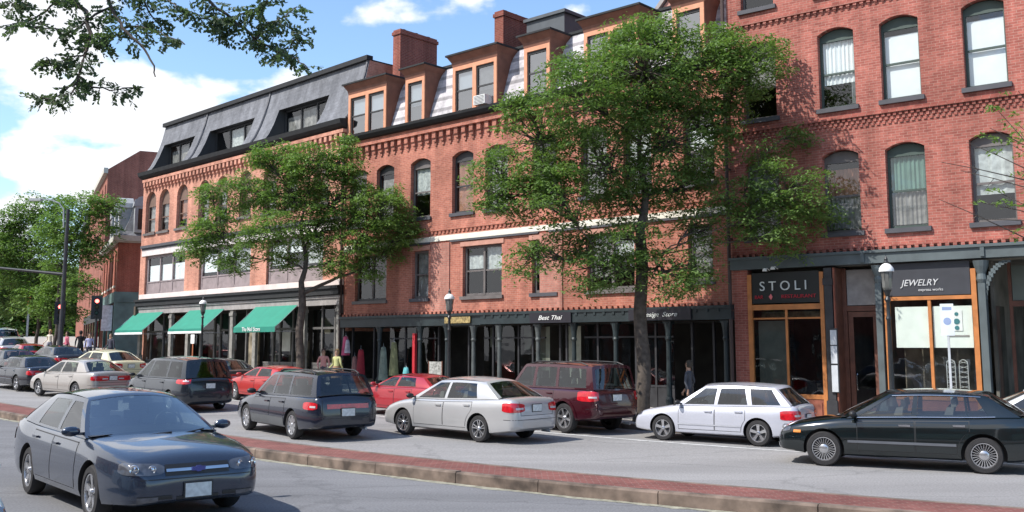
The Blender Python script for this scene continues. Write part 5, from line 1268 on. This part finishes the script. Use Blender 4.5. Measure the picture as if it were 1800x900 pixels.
street_tree('large honey locust at the kerb in front of the right half of the salmon building',11.6,1131,.20,5.0,
  [(1130,125,95),(1020,175,75),(1235,120,90),(945,225,70),(1050,280,85),(1180,250,100),(1320,105,55),(1290,165,45),(1265,215,50),(880,300,50),(905,345,50),(985,345,60),(1100,350,60),
   (1200,335,60),(1150,55,50),(1060,110,50),(1390,330,58),(1345,385,48),(1430,375,38),(1310,345,45),(1240,400,40),(1000,430,50),(930,455,36),(1055,475,55),(1175,480,50),(1110,420,45),(1225,470,34),(1395,235,22),(1345,270,26),(1380,420,30),(960,300,55),(1130,190,70),
   (920,190,32),(870,340,34),(1275,80,45),(1085,60,30),(1365,85,22),(990,120,34)],11,1.05,None,None,per=46,leaf=(.072,.027),spr=.46)
street_tree('medium honey locust at the kerb in front of the third awning',11.6,527,.17,3.9,
  [(545,285,42),(485,275,34),(600,285,34),(440,335,45),(380,395,45),(345,440,28),(515,345,55),(600,350,55),(670,365,50),(715,410,24),(470,405,45),(555,410,48),(640,415,45),(415,455,26),(690,440,24),(585,460,26),(610,255,20),(455,275,20),(375,340,24),(650,470,22),(500,455,22)],5,1.4,LEAF2,None,per=48,leaf=(.075,.028),spr=.46)
# smaller trees down the street at the left
far=[(11.5,146,[(150,365,34),(130,420,36),(185,360,24),(110,470,30),(160,440,30),(95,400,30),(140,500,26),(190,400,16)],3,'mid-green street tree in front of the low corner building'),
     (9.0,62,[(60,370,34),(30,420,40),(95,420,34),(60,470,40),(15,480,30),(100,490,30),(0,440,34),(60,520,34),(110,360,26),(20,380,26)],3,'leafy tree behind the left mast arm pole'),
     (11.6,22,[(20,430,34),(-10,480,40),(40,500,30),(5,530,30),(-30,430,34)],4,'distant street tree at the left edge'),
     (11.6,92,[(92,520,24),(110,545,20),(75,545,20),(128,550,16),(95,500,22)],5,'small low street tree behind the red traffic signals')]
FP={0:(-27.9,61.3),1:(-31.5,66.5),2:(-37.5,72.0),3:(-29.6,64.2)}
for fi,(off,px,bl,sd,lab) in enumerate(far):
    bl2=bl; P0=Vector((*FP[fi],0))
    street_tree(lab,off,px,.11,4.0,bl2,sd,1.0 if sd<5 else .7,LEAF2 if sd%2 else LEAF,'street trees beyond the junction',leaf=(.12,.05),per=24,spr=.62,P=P0)
# distant tree mass that closes the street
tm=empty('distant_trees',(0,0,0)); 
bpy.data.objects.remove(tm)
rs=np.random.RandomState(9); sp=[]
for k in range(900):
    t=rs.rand(); X=-68+24*t+rs.normal(0,1.5); Y=125+rs.normal(0,5); z=G(Y)+rs.uniform(.3,9); sp.append((Vector((X,Y,z)),rs.uniform(.8,1.3)))
o=foliage('distant_trees',sp,LEAF,None,rs,(.4,.18),22,1.8,.9); o['kind']='stuff'; o['label']='distant green trees closing the far end of the street'
for k_,(X_,Y_,w_,h_,lab_) in enumerate(((-92,140,26,11,'far brown building closing the end of the street at the left'),(-64,146,20,9,'far brown building seen low between trees beyond the junction'))):
    r_=empty('brick_building',(X_,Y_,G(Y_)-.5),rad(8),lab_,'building'); hs_=[(q_*3+1,q_*3+2.2,z_,z_+1.8,0) for q_ in range(int(w_/3)-1) for z_ in (2.0,5.4)]
    b_=MB(); wall(b_,0,w_,0,h_,hs_,.2); b_.face([(0,0,0),(0,9,0),(0,9,h_),(0,0,h_)]); b_.face([(w_,0,0),(w_,9,0),(w_,9,h_),(w_,0,h_)]); b_.face([(0,0,h_),(w_,0,h_),(w_,9,h_),(0,9,h_)]); b_.build('wall',MATS['brick_brown'],r_)
    for a_,bb_,c_,d_,e_ in hs_: window(r_,a_,bb_,c_,d_,e_,.18,WINDK,None,(BLINDK,0,1),fw=.08)
# right edge tree: thin sparse twigs
def edge_tree():
    base=Vector((12.9,19.6,.14)); r=empty('street_tree',base,0,'thin sparse young tree whose twigs reach in at the right edge of the photo','tree'); rs=np.random.RandomState(4); mb=MB(); sp=[]
    mb.tube([Vector((0,0,0)),Vector((.05,0,2)),Vector((0,.05,4.2)),Vector((.1,0,6.8))],[.09,.075,.05,.02],8)
    for tx,ty,dens in ((1785,215,16),(1755,195,9),(1770,250,10),(1795,235,12),(1740,225,5),(1690,300,1),(1655,285,1),(1720,355,3),(1760,340,3),(1735,385,2),(1700,250,1),(1650,350,1),(1790,160,4),(1795,300,4)):
        e=pix(tx,ty,19.6+rs.uniform(-.8,.8))-base; st=Vector((0,0,rs.uniform(2.6,4.6))); P=bez(st,st+(e-st)*.5+Vector((0,0,.25)),e,6); mb.tube(P,[.028*(1-.8*k/6) for k in range(7)],5,False)
        for k in range(dens):
            q=P[rs.randint(3,7)]+Vector(rs.normal(0,.14,3)); sp.append((q,rs.uniform(.3,.55)))
        for k in range(5):
            a=P[rs.randint(2,6)]; mb.tube([a,a+Vector((-rs.rand()*.4,rs.normal(0,.2),rs.normal(.05,.15)))],[.008,.002],3,False)
    mb.build('trunk',BARK,r,smooth=True); foliage('crown',sp,LEAF2,r,rs,(.05,.022),120,.4)
edge_tree()
# overhanging boughs at the top left: a tree that stands left of the camera
def overhang():
    D=8.0; base=Vector((-8.2,7.2,0.0)); r=empty('overhanging_tree',base,0,'dark compound-leaved boughs hanging in from the top left corner','tree'); rs=np.random.RandomState(21); mb=MB()
    mb.tube([Vector((0,0,-.02)),Vector((.1,0,2.2)),Vector((.3,.1,4.6)),Vector((.9,.3,6.6))],[.2,.17,.14,.1],10)
    hub=Vector((.9,.3,6.6)); C=[];A=[];B=[]
    def W(px,py,d=0): return pix(px,py,D+d)-base
    lines=[ # drooping boughs traced from root to tip (photo px)
      ([(60,-160),(100,-70),(118,-10),(150,20),(160,62),(150,95),(138,135),(125,165)],.018),
      ([(150,95),(120,100),(95,118),(82,100)],.006),([(138,135),(165,155),(200,158),(240,155)],.007),([(138,135),(110,165),(85,175),(70,170)],.006),
      ([(200,-120),(180,-40),(195,10),(215,50),(250,82),(268,110),(273,135)],.013),([(195,10),(160,30),(130,55),(95,50),(40,45)],.008),([(118,-10),(80,20),(45,40),(22,42)],.007),
      ([(215,50),(250,48),(290,62),(325,78)],.007),([(230,-90),(240,-20),(262,20),(285,50)],.009),([(110,-50),(60,-20),(30,10),(10,5)],.006),([(240,-20),(290,-5),(310,12)],.005),
      ([(300,-110),(340,-40),(370,5),(410,35),(450,68),(490,92),(510,85),(520,60)],.012),([(410,35),(380,40),(352,30),(335,20)],.006),([(450,68),(470,40),(500,45),(540,65)],.007),([(490,92),(515,100),(540,118)],.006),([(470,40),(500,30),(522,12)],.005),([(410,35),(440,20),(470,10),(475,-20)],.006),([(370,5),(390,50),(385,70)],.004),
      ([(300,-120),(270,-60),(200,-60),(118,-60)],.01),([(160,62),(185,70),(205,60)],.005)]
    for pts,r0 in lines:
        off=rs.uniform(-.35,.35); P=[W(x,y,off*(i/len(pts))+.0) for i,(x,y) in enumerate(pts)]
        # resample
        Q=[]
        for a,b in zip(P,P[1:]):
            for k in range(4): Q.append(a.lerp(b,k/4)+Vector(rs.normal(0,.006,3)))
        Q.append(P[-1]); n=len(Q); mb.tube(Q,[max(.005,1.5*r0*(1-.75*k/n)) for k in range(n)],5,False)
        top=pts[0][1]<-80
        if top: mb.tube([hub,hub.lerp(Q[0],.5)+Vector((0,0,.35)),Q[0]],[.06,.04,r0*1.1],6)
        for i,p in enumerate(Q):
            vy=(CYP-0)
            if False: continue
            if r0==.013 and i>n*.62: continue
            # compound leaves, several at each node
            for _m in range(rs.randint(1,4)):
                az=rs.uniform(0,2*np.pi); L=rs.uniform(.10,.2); d=Vector((math.cos(az),math.sin(az)*.7,rs.uniform(-1.0,.3))).normalized(); sd=d.cross(Vector((rs.normal(),rs.normal(),rs.normal()))).normalized(); q0=p
                mb.tube([q0,q0+d*L],[.0022,.0012],3,False)
                for k in range(3,10):
                    for s in (-1,1):
                        c=q0+d*(L*k/10)+sd*s*.017+Vector((0,0,-.02*(k/10)**2))+Vector(rs.normal(0,.004,3)); a=((sd*s*.8+d*rs.uniform(.2,.9))+Vector(rs.normal(0,.35,3))).normalized()*rs.uniform(.017,.026); b=a.cross(d.cross(sd)+Vector(rs.normal(0,.5,3))).normalized()*rs.uniform(.010,.015)
                        C.append(c);A.append(a);B.append(b)
    mb.build('trunk',BARK,r,smooth=True,angle=60)
    quads('crown',np.array([tuple(c) for c in C]),np.array([tuple(c) for c in A]),np.array([tuple(c) for c in B]),LEAF_BACKLIT,r)
overhang()
# ================================================================== street lamps
def make_lamp():
    r=empty('street_lamp',(0,0,0),0,'x','street lamp','black street lamps with white-capped lanterns')
    p=MB(); p.lathe([(.0,0),(.24,0),(.24,.12),(.17,.2),(.15,.75),(.17,.8),(.11,.95),(.085,1.1),(.062,2.9),(.09,2.95),(.06,3.02),(.055,3.35),(.10,3.42),(.05,3.5),(.11,3.62),(.14,3.66)],14); p.build('post',IRON,r,smooth=True)
    l=MB(); l.lathe([(.12,3.66),(.15,3.72),(.165,3.95),(.19,4.12)],8); L=l.build('lantern',plain('lantern_glass',(.13,.13,.12),.15,var=.3,coat=1),r)
    c=MB()
    for k in range(8):
        a=2*math.pi*k/8; c.tube([(.12*math.cos(a),.12*math.sin(a),3.66),(.165*math.cos(a),.165*math.sin(a),3.95),(.193*math.cos(a),.193*math.sin(a),4.13)],.008,4)
    c.build('lantern_ribs',IRON,L)
    k=MB(); k.lathe([(.23,4.12),(.235,4.15),(.21,4.22),(.13,4.3),(.06,4.33)],16); k.build('cap',WHITE,r,smooth=True)
    f=MB(); f.lathe([(.06,4.33),(.085,4.36),(.05,4.4),(.06,4.44),(.02,4.5),(.0,4.56)],10); f.build('finial',IRON,r,smooth=True)
    return r
lp=make_lamp()
for i,(px,ytop,lab) in enumerate(((1561,447,'black street lamp in front of the jewelry shop, nearest the right edge'),(790,506,'black street lamp in front of the middle salmon building'),(355,520,'black street lamp in front of the second green awning'))):
    o=lp if i==0 else copy_tree(lp); s,P=on(11.25,px,3); o['label']=lab; base=G(P.y)+.13
    ztop=pix(px,ytop,P.y).z; o.location=(P.x,P.y,base); o.scale=(.76,.76,(ztop-base)/4.56); print('lamp',px,P,ztop-base)
# signs on posts
def post_sign(label,off,px,ytop,ybot,w,boardm,postm,mark=None):
    s,P=on(off,px,2); base=G(P.y)+.13; zt=pix(px,ytop,P.y).z-base; zb=pix(px,ybot,P.y).z-base
    r=empty('parking_sign',(P.x,P.y,base),-head(s),label,'sign'); p=MB(); p.box(-.025,.025,-.02,.02,0,zt-.02); p.build('post',postm,r)
    b=MB(); b.box(-w/2,w/2,-.032,-.022,zb,zt); b.build('plate',boardm,r)
    if mark:
        q=MB(); q.lathe([(0,-.036),(w*.3,-.036),(w*.3,-.032)],14,(0,0,zb+(zt-zb)*.45),'y'); q.build('symbol',mark,r)
        q=MB(); q.box(-w*.35,w*.35,-.036,-.0325,zb+(zt-zb)*.8,zb+(zt-zb)*.9); q.build('symbol',mark,r)
post_sign('pale blue parking sign on a light post in front of the jewelry window',11.1,1667,534,590,.29,plain('sign_paleblue',(.66,.72,.76),.5),plain('post_pale',(.55,.58,.6),.5,.3),plain('sign_ink',(.25,.32,.5),.6))
post_sign('small blank white sign on an orange-red post in front of the second awning',11.2,338,588,604,.34,WHITE,plain('post_orange',(.5,.16,.07),.6))
# mast arm pole with luminaire
def mast():
    s,P=on(11.2,111,5); D=P.y; base=G(D)+.12; B0=Vector((P.x,D,base)); r=empty('signal_mast',B0,0,'tall dark steel pole with a curved lamp arm and a long arm over the road','pole')
    zt=pix(112,368,D).z-base; p=MB(); p.tube([(0,0,0),(0,0,zt*.5),(0,0,zt)],[.14,.12,.09],10); p.build('pole',TRIM_DK,r)
    a=[pix(x,y,D)-B0 for x,y in ((112,400),(112,368),(104,357),(92,352),(74,350))]; q=MB(); q.tube(a,[.05,.05,.045,.04,.04],7); q.build('lamp_arm',METAL,r)
    h=pix(64,351,D)-B0; q=MB(); q.box(h.x-.38,h.x+.3,h.y-.14,h.y+.14,h.z-.08,h.z+.07); q.build('lamp_head',plain('lamp_head_grey',(.42,.43,.42),.5),r)
    a=[pix(x,y,D)-B0 for x,y in ((111,482),(60,477),(0,471))]+[Vector((pix(-60,466,D)-B0))]; q=MB(); q.tube(a,[.09,.08,.065,.05],8); q.build('mast_arm',TRIM_DK,r)
mast()
def signal(label,px,py,off,post=True):
    s,P=on(off,px,3); D=P.y; base=G(D)+.12; z=pix(px,py,D).z-base; r=empty('traffic_signal',(P.x,D,base),0,label,'traffic signal','red traffic signals at the junction')
    ang=math.atan2(P.x,P.y); r.rotation_euler=(0,0,-ang)
    if post: p=MB(); p.tube([(0,.14,0),(0,.14,z-.2)],.06,8); p.build('post',TRIM_DK,r)
    h=MB(); h.box(-.17,.17,-.1,.1,z-.85,z+.2); h.box(-.3,.3,.1,.12,z-1.0,z+.33); H_=h.build('housing',TRIM_DK,r)
    for k,m in enumerate((emit('signal_red',(1,.12,.10),6) if 'signal_red' not in MATS else MATS['signal_red'],plain('lens_amber',(.12,.07,.02),.3),plain('lens_green',(.02,.07,.05),.3))):
        q=MB(); q.lathe([(0,-.115),(.07,-.113),(.11,-.101)],14,(0,0,z-.33*k+.02),'y'); q.build('lens',m,H_)
        v=MB(); v.lathe([(.125,-.1),(.125,-.27)],14,(0,0,z-.33*k+.02),'y'); v.build('visor',plain('visor_red_dark',(.10,.015,.02),.5) if k==0 else TRIM_DK,H_)
signal('left red traffic signal beside the tall dark pole',103,540,11.4); signal('right red traffic signal nearer the corner building',168,530,12.6)
# ================================================================== people
def person(label,px,off,yaw=0,top=(.1,.1,.1),bot=(.03,.03,.04),hair=(.05,.03,.02),hgt=1.72,skin=(.42,.25,.17),arm=0.25,stride=.18,dress=False,P=None):
    if P is None: s,P=on(off,px,1.2)
    base=Vector((P.x,P.y,G(P.y)+.145)); r=empty('person',base,rad(yaw),label,'person')
    k=hgt/1.75; J={}
    def j(n,x,y,z,rx,ry=None): J[n]=((x*k,y*k,z*k),(rx*k,(ry or rx)*k))
    j('pel',0,0,.95,.15,.11); j('wai',0,0,1.08,.125,.095); j('che',0,.0,1.30,.155,.11); j('nek',0,0,1.46,.055); j('hd0',0,.01,1.55,.075); j('hd1',0,.015,1.63,.085,.095); j('hd2',0,.0,1.72,.06)
    for s,n in ((-1,'l'),(1,'r')):
        st=stride*s; j('hip'+n,.09*s,0,.90,.095); j('kn'+n,.10*s,st*.5+.02,.50,.062); j('an'+n,.10*s,st-.02,.09,.042); j('to'+n,.11*s,st+.14,.03,.032)
        j('sh'+n,.18*s,0,1.40,.058); j('el'+n,.25*s,-arm*.2*s-.03,1.13,.042); j('wr'+n,.26*s,arm*.6*s+.08,.90,.030); j('ha'+n,.265*s,arm*.7*s+.12,.81,.028,.014); 
        for f in range(4): j('f%d%s'%(f,n),(.255-.0+.012*(f-1.5)*.3)*s,arm*.7*s+.11+.018*(f-1.5)+.01,.74-(.012 if f in(1,2) else 0),.009)
        j('th'+n,.245*s,arm*.7*s+.165,.79,.010)
    E=[('pel','wai'),('wai','che'),('che','nek'),('nek','hd0'),('hd0','hd1'),('hd1','hd2')]
    for n in 'lr': E+=[('pel','hip'+n),('hip'+n,'kn'+n),('kn'+n,'an'+n),('an'+n,'to'+n),('che','sh'+n),('sh'+n,'el'+n),('el'+n,'wr'+n),('wr'+n,'ha'+n)]+[('ha'+n,'f%d%s'%(f,n)) for f in range(4)]+[('ha'+n,'th'+n)]
    names=list(J); me=bpy.data.meshes.new('body'); me.from_pydata([J[n][0] for n in names],[(names.index(a),names.index(b)) for a,b in E],[])
    o=bpy.data.objects.new('body',me); COL.objects.link(o); md=o.modifiers.new('s','SKIN'); md.use_smooth_shade=True
    for i,n in enumerate(names): me.skin_vertices[0].data[i].radius=J[n][1]; 
    me.skin_vertices[0].data[names.index('pel')].use_root=True
    sd=o.modifiers.new('d','SUBSURF'); sd.levels=1
    dg=bpy.context.evaluated_depsgraph_get(); m2=bpy.data.meshes.new_from_object(o.evaluated_get(dg)); o.modifiers.clear(); o.data=m2
    m2.materials.clear()
    def cm(c): 
        nm='cloth_%02d%02d%02d'%tuple(int(99*v) for v in c); return plain(nm,c,.85,var=.15,scale=6)
    for m in (plain('skin_%d'%int(skin[0]*100),skin,.6,var=.05),cm(top),cm(bot),PLB): m2.materials.append(m)
    for p in m2.polygons:
        c=p.center; z=c.z/k; ax=abs(c.x)/k
        p.material_index = 0 if z>1.45 or (z<.93 and ax>.2) else (3 if z<.1 else (1 if z>.97 or ax>.2 else 2)); p.use_smooth=True
    o.parent=r
    hm=MB(); hm.lathe([(.001,.13),(.06,.118),(.095,.07),(.1,.0),(.085,-.06),(.06,-.09)],12,(0,-.015,1.63*k)); hr=hm.build('hair',cm(hair),r,smooth=True)
    # face side stays open: cut the front of the hair
    bm=bmesh.new(); bm.from_mesh(hr.data); bmesh.ops.delete(bm,geom=[f for f in bm.faces if f.calc_center_median().y>.045 and f.calc_center_median().z<1.70*k],context='FACES'); bm.to_mesh(hr.data); bm.free()
    fc=MB(); 
    for s in (-1,1): fc.lathe([(0,.0),(.009,.002),(.011,-.008)],8,(.032*s,.108*k,1.635*k),'y')
    fc.box(-.02,.02,.09,.104,1.575*k,1.582*k); fc.build('face_marks',plain('dark_face',(.08,.04,.03),.5),r)
    if dress:
        d=MB(); d.lathe([(.14*k,1.05*k),(.17*k,.95*k),(.22*k,.75*k),(.27*k,.48*k)],14); d.build('skirt',cm(bot),r,smooth=True)
    return r
person('woman in a yellow-green top and long loose skirt on the sidewalk behind the black wagon',592,12.4,150,(.50,.50,.22),(.30,.18,.10),(.30,.2,.1),1.68,arm=.3,dress=True)
person('person in a pink top beside the hanging dresses behind the black wagon',567,12.9,200,(.65,.30,.27),(.08,.08,.1),(.06,.04,.03),1.62)
person('person in a dark jacket walking past the shaded shopfront right of the big trunk',1211,12.4,60,(.06,.065,.08),(.04,.04,.05),(.05,.04,.03),1.72)
person('blond person in a light top at the junction near the left traffic signal',85,11.8,170,(.70,.62,.5),(.25,.25,.3),(.55,.38,.15),1.70)
person('person in a pink and red top standing at the crossing',115,12.0,140,(.55,.14,.2),(.03,.03,.04),(.04,.03,.02),1.72)
person('broad person in a black coat with back turned at the corner',139,12.2,20,(.012,.012,.014),(.012,.012,.014),(.02,.015,.012),1.84)
person('person in a lavender shirt beside the black-coated one at the corner',155,12.4,200,(.38,.38,.55),(.05,.05,.07),(.05,.04,.03),1.72)
person('person in dark clothes behind the cream car near the green corner shop',192,13.0,160,(.05,.05,.07),(.02,.02,.03),(.05,.04,.03),1.74)
# garments hanging outside the clothes shop
def dress(label,x,z0,z1,w,c,y=-.32):
    r=empty('hanging_dress',PM.w(x,y,0),-PM.a,label,'dress','garments hanging outside the clothes shop'); rs=np.random.RandomState(int(x*100)); P=[]
    for t in np.linspace(0,1,9):
        ww=w*(.55+.45*t if t>.12 else .42); P.append([(ww*math.cos(a)*(1+.08*math.sin(a*5)),.11*math.sin(a)*(.6+.6*t),z1+(z0-z1)*t) for a in np.linspace(0,2*math.pi,19)[:-1]])
    m=MB(); m.grid(P,wrap=True); m.build('cloth',plain('cloth_%02d%02d%02d'%tuple(int(99*v) for v in c),c,.85,var=.3,scale=6),r,smooth=True)
    h=MB(); h.tube([(-w*.4,0,z1-.03),(0,0,z1+.05),(w*.4,0,z1-.03)],.01,5); h.tube([(0,0,z1+.05),(0,0,z1+.16)],.006,4); h.build('hanger',METAL,r)
dress('pink and white garment hung high in the clothes shop doorway',.62,1.95,2.75,.24,(.42,.06,.14)); dress('white blouse hung next to the pink one',.85,2.05,2.6,.14,(.45,.42,.47),-.4)
dress('long red dress hung in the clothes shop doorway',1.65,.9,2.2,.28,(.22,.008,.02)); dress('brown and pink dress hung left of the red one',1.25,.9,1.9,.18,(.25,.12,.11))
dress('pale grey-green dress in the clothes shop window',3.1,.95,2.3,.26,(.15,.19,.16)); dress('olive dress in the clothes shop window',3.75,1.15,2.5,.26,(.15,.16,.08)); dress('turquoise blouse by the red painted post',4.5,.95,1.5,.2,(.12,.40,.42)); 
def menu_board():
    x=6.95; z=G(PM.w(x,-1.0,0).y)+.14; r=empty('notice_board',PM.w(x,-1.0,z),-PM.a,'grey and red menu board standing behind the roof of the silver sedan','board'); b=MB()
    for s in (-1,1): b.box(s*.36-.02,s*.36+.02,-.03,.0,0,1.3)
    b.build('frame',BROWN,r); b=MB(); b.box(-.34,.34,-.025,-.005,.75,1.28); b.build('panel',plain('board_grey',(.30,.30,.28),.7,var=.6,scale=12),r); b=MB(); b.box(-.34,.34,-.025,-.005,.25,.745); b.build('panel',plain('board_red',(.34,.10,.07),.7,var=.6,scale=12),r)
menu_board()
# distant traffic
protos={o['label'][:12]:o for o in COL.objects if o.parent is None and o.get('category')=='car'}
def P_(k): return next(o for o in COL.objects if o.parent is None and str(o.get('label','')).startswith(k))
def far_car(src,px,off,label,dy=0):
    s,P=on(off,px,.7); a=head(s); rz=math.atan2(math.sin(a),-math.cos(a))+rad(dy); o=copy_tree(P_(src)); o['label']=label; o['group']='distant traffic going up the hill'; o.location=P; tilt(o,rz)
for src,s_,off_,lab in (('dark car parked',42.4,9.5,'charcoal car parked beyond the junction before the street tree'),('crimson small',48.4,9.5,'small red car parked just beyond the junction'),('silver sedan',54.4,9.5,'distant silver car parked up the hill'),
    ('orange-red',60.4,9.6,'orange-red car parked far up the street'),('black-blue',66.4,9.6,'distant dark wagon parked far up the hill'),('crimson small',72.2,9.6,'farthest red car up the hill'),('champagne',78.4,9.6,'farthest pale car up the hill at the left edge'),
    ('dark car parked',40.6,6.6,'charcoal car stopped in the far lane ahead of the long black car'),('orange-red',47.0,6.9,'orange-red car in the far lane past the junction')):
    X,Y=ST(s_,off_); a=head(s_); rz=math.atan2(math.sin(a),-math.cos(a)); o=copy_tree(P_(src)); o['label']=lab; o['group']='distant traffic going up the hill'; o.location=(X,Y,G(Y)); tilt(o,rz)
s,P=on(11.8,22,5); r=empty('shop_banner',(P.x,P.y,G(P.y)+.1),-head(s),'distant orange sign board under the trees at the left','sign'); b=MB(); b.box(-2.6,2.6,-.1,.1,3.6,4.9); b.build('board',plain('banner_orange',(.62,.16,.05),.7),r); b=MB()
for X in (-2.3,2.3): b.box(X-.08,X+.08,-.06,.06,0,3.6)
b.build('post',METAL,r)
# unseen houses added behind the camera: reflected in glass and paint, they trim sky fill
for i,(s0,wd,ht,lab) in enumerate(((-24,15,8.5,'unseen low brick house added for reflections behind the camera on the right, opposite the tall red building'),(-8.6,16,7.8,'unseen brick shop house added for reflections directly behind the camera'),(7.8,17,8.8,'unseen brown brick house added for reflections behind the camera on the left'),(25.2,17,8.2,'unseen farther brick house added for reflections on the camera side of the street, at the left'))):
    a_=head(s0+wd/2); X,Y=ST(s0+wd,-20.5); X2,Y2=ST(s0,-20.5); an=math.atan2(Y-Y2,X-X2); wd=math.hypot(X-X2,Y-Y2)-.1
    r=empty('brick_building',(X2,Y2,0),an,lab,'building'); hs=[(k*2.6+.9,k*2.6+2.1,z,z+2.0,.15) for k in range(int(wd/2.6)) for z in (4.6,)]+[(k*4.8+.5,k*4.8+4.2,.6,3.2,0) for k in range(int((wd-.5)/4.8))]
    mb=MB(); wall(mb,0,wd,0,ht,hs,.2); mb.face([(0,0,0),(0,9,0),(0,9,ht),(0,0,ht)]); mb.face([(wd,0,0),(wd,9,0),(wd,9,ht),(wd,0,ht)]); mb.face([(0,0,ht),(wd,0,ht),(wd,9,ht),(0,9,ht)]); mb.build('wall',BR_D if i%2 else MATS['brick_brown'],r)
    for a,b,c,d,e in hs: window(r,a,b,c,d,e,.18,WINDK,None,(BLINDK,0,1),fw=.08)
    c=MB(); c.box(0,wd,-.3,0,ht-.5,ht); c.build('cornice',TRIM_DK,r)
strip('near_sidewalk',[(-20.6,.15),(-14.2,.14),(-14.0,.14),(-14.0,-.05)],-30,46,CONC)
# ================================================================== light, sky, render settings
sun_az=math.atan2(-.92,-.39); sun_el=rad(50)   # direction towards the sun, from +y clockwise
w=bpy.data.worlds.new('World'); scene.world=w; w.use_nodes=True; t=w.node_tree; bg=t.nodes['Background']
sky=t.nodes.new('ShaderNodeTexSky'); sky.sky_type='NISHITA'; sky.sun_disc=False; sky.sun_elevation=sun_el; sky.sun_rotation=sun_az; sky.air_density=1.0; sky.dust_density=.6; sky.ozone_density=1.6
tc=N(t,'ShaderNodeTexCoord'); sx=N(t,'ShaderNodeSeparateXYZ'); t.links.new(tc.outputs['Generated'],sx.inputs[0])
# project the view direction on a cloud layer: (x,y)/(z+k)
zz=N(t,'ShaderNodeMath',operation='ADD'); zz.inputs[1].default_value=.40; t.links.new(sx.outputs[2],zz.inputs[0])
dv=N(t,'ShaderNodeVectorMath',operation='DIVIDE'); cb=N(t,'ShaderNodeCombineXYZ')
for i in range(3): t.links.new(zz.outputs[0],cb.inputs[i])
t.links.new(tc.outputs['Generated'],dv.inputs[0]); t.links.new(cb.outputs[0],dv.inputs[1])
mp=N(t,'ShaderNodeMapping'); mp.inputs['Location'].default_value=(1.3,.4,0); mp.inputs['Scale'].default_value=(1.0,1.0,.0); t.links.new(dv.outputs[0],mp.inputs[0])
n1=N(t,'ShaderNodeTexNoise'); n1.inputs['Scale'].default_value=3.3; n1.inputs['Detail'].default_value=9; n1.inputs['Roughness'].default_value=.5; t.links.new(mp.outputs[0],n1.inputs['Vector'])
# more cloud low down and to the left, clear blue up and right
lf=N(t,'ShaderNodeMath',operation='MULTIPLY_ADD'); lf.inputs[1].default_value=-.5; lf.inputs[2].default_value=.0; t.links.new(sx.outputs[0],lf.inputs[0])
up=N(t,'ShaderNodeMath',operation='MULTIPLY_ADD'); up.inputs[1].default_value=-.56; t.links.new(sx.outputs[2],up.inputs[0]); t.links.new(lf.outputs[0],up.inputs[2])
ad=N(t,'ShaderNodeMath',operation='ADD'); nc=N(t,'ShaderNodeMath',operation='MULTIPLY_ADD'); nc.inputs[1].default_value=1.5; nc.inputs[2].default_value=-.25; t.links.new(n1.outputs['Fac'],nc.inputs[0]); t.links.new(nc.outputs[0],ad.inputs[0]); t.links.new(up.outputs[0],ad.inputs[1])
cr_=N(t,'ShaderNodeMapRange',interpolation_type='SMOOTHSTEP'); cr_.inputs['From Min'].default_value=.50; cr_.inputs['From Max'].default_value=.585; t.links.new(ad.outputs[0],cr_.inputs['Value'])
sh=N(t,'ShaderNodeMapRange'); sh.inputs['From Min'].default_value=.5; sh.inputs['From Max'].default_value=.75; sh.inputs['To Min'].default_value=1.0; sh.inputs['To Max'].default_value=.86; t.links.new(ad.outputs[0],sh.inputs['Value'])
cc=N(t,'ShaderNodeVectorMath',operation='SCALE'); cc.inputs[0].default_value=(9.3,9.5,10.0); t.links.new(sh.outputs[0],cc.inputs['Scale'])
SKM=N(t,'ShaderNodeVectorMath',operation='MULTIPLY'); SKM.inputs[1].default_value=(1.7,1.85,1.95); t.links.new(sky.outputs[0],SKM.inputs[0])
mx=N(t,'ShaderNodeMix'); mx.data_type='RGBA'; t.links.new(cr_.outputs[0],mx.inputs['Factor']); t.links.new(SKM.outputs[0],mx.inputs[6]); t.links.new(cc.outputs[0],mx.inputs[7])
t.links.new(mx.outputs[2],bg.inputs[0]); bg.inputs[1].default_value=.10
sl=bpy.data.lights.new('sun','SUN'); so=bpy.data.objects.new('sun',sl); COL.objects.link(so); sl.energy=4.6; sl.angle=rad(.5); sl.color=(1,.955,.89)
sd=Vector((math.sin(sun_az)*math.cos(sun_el),math.cos(sun_az)*math.cos(sun_el),math.sin(sun_el))); so.rotation_euler=sd.to_track_quat('Z','Y').to_euler(); so.location=sd*50
scene.view_settings.view_transform='Standard'; scene.view_settings.look='None'; scene.view_settings.exposure=0.38; scene.view_settings.gamma=1
scene.render.engine='CYCLES'; scene.render.resolution_x=1024; scene.render.resolution_y=512; scene.cycles.max_bounces=6; scene.cycles.transparent_max_bounces=12
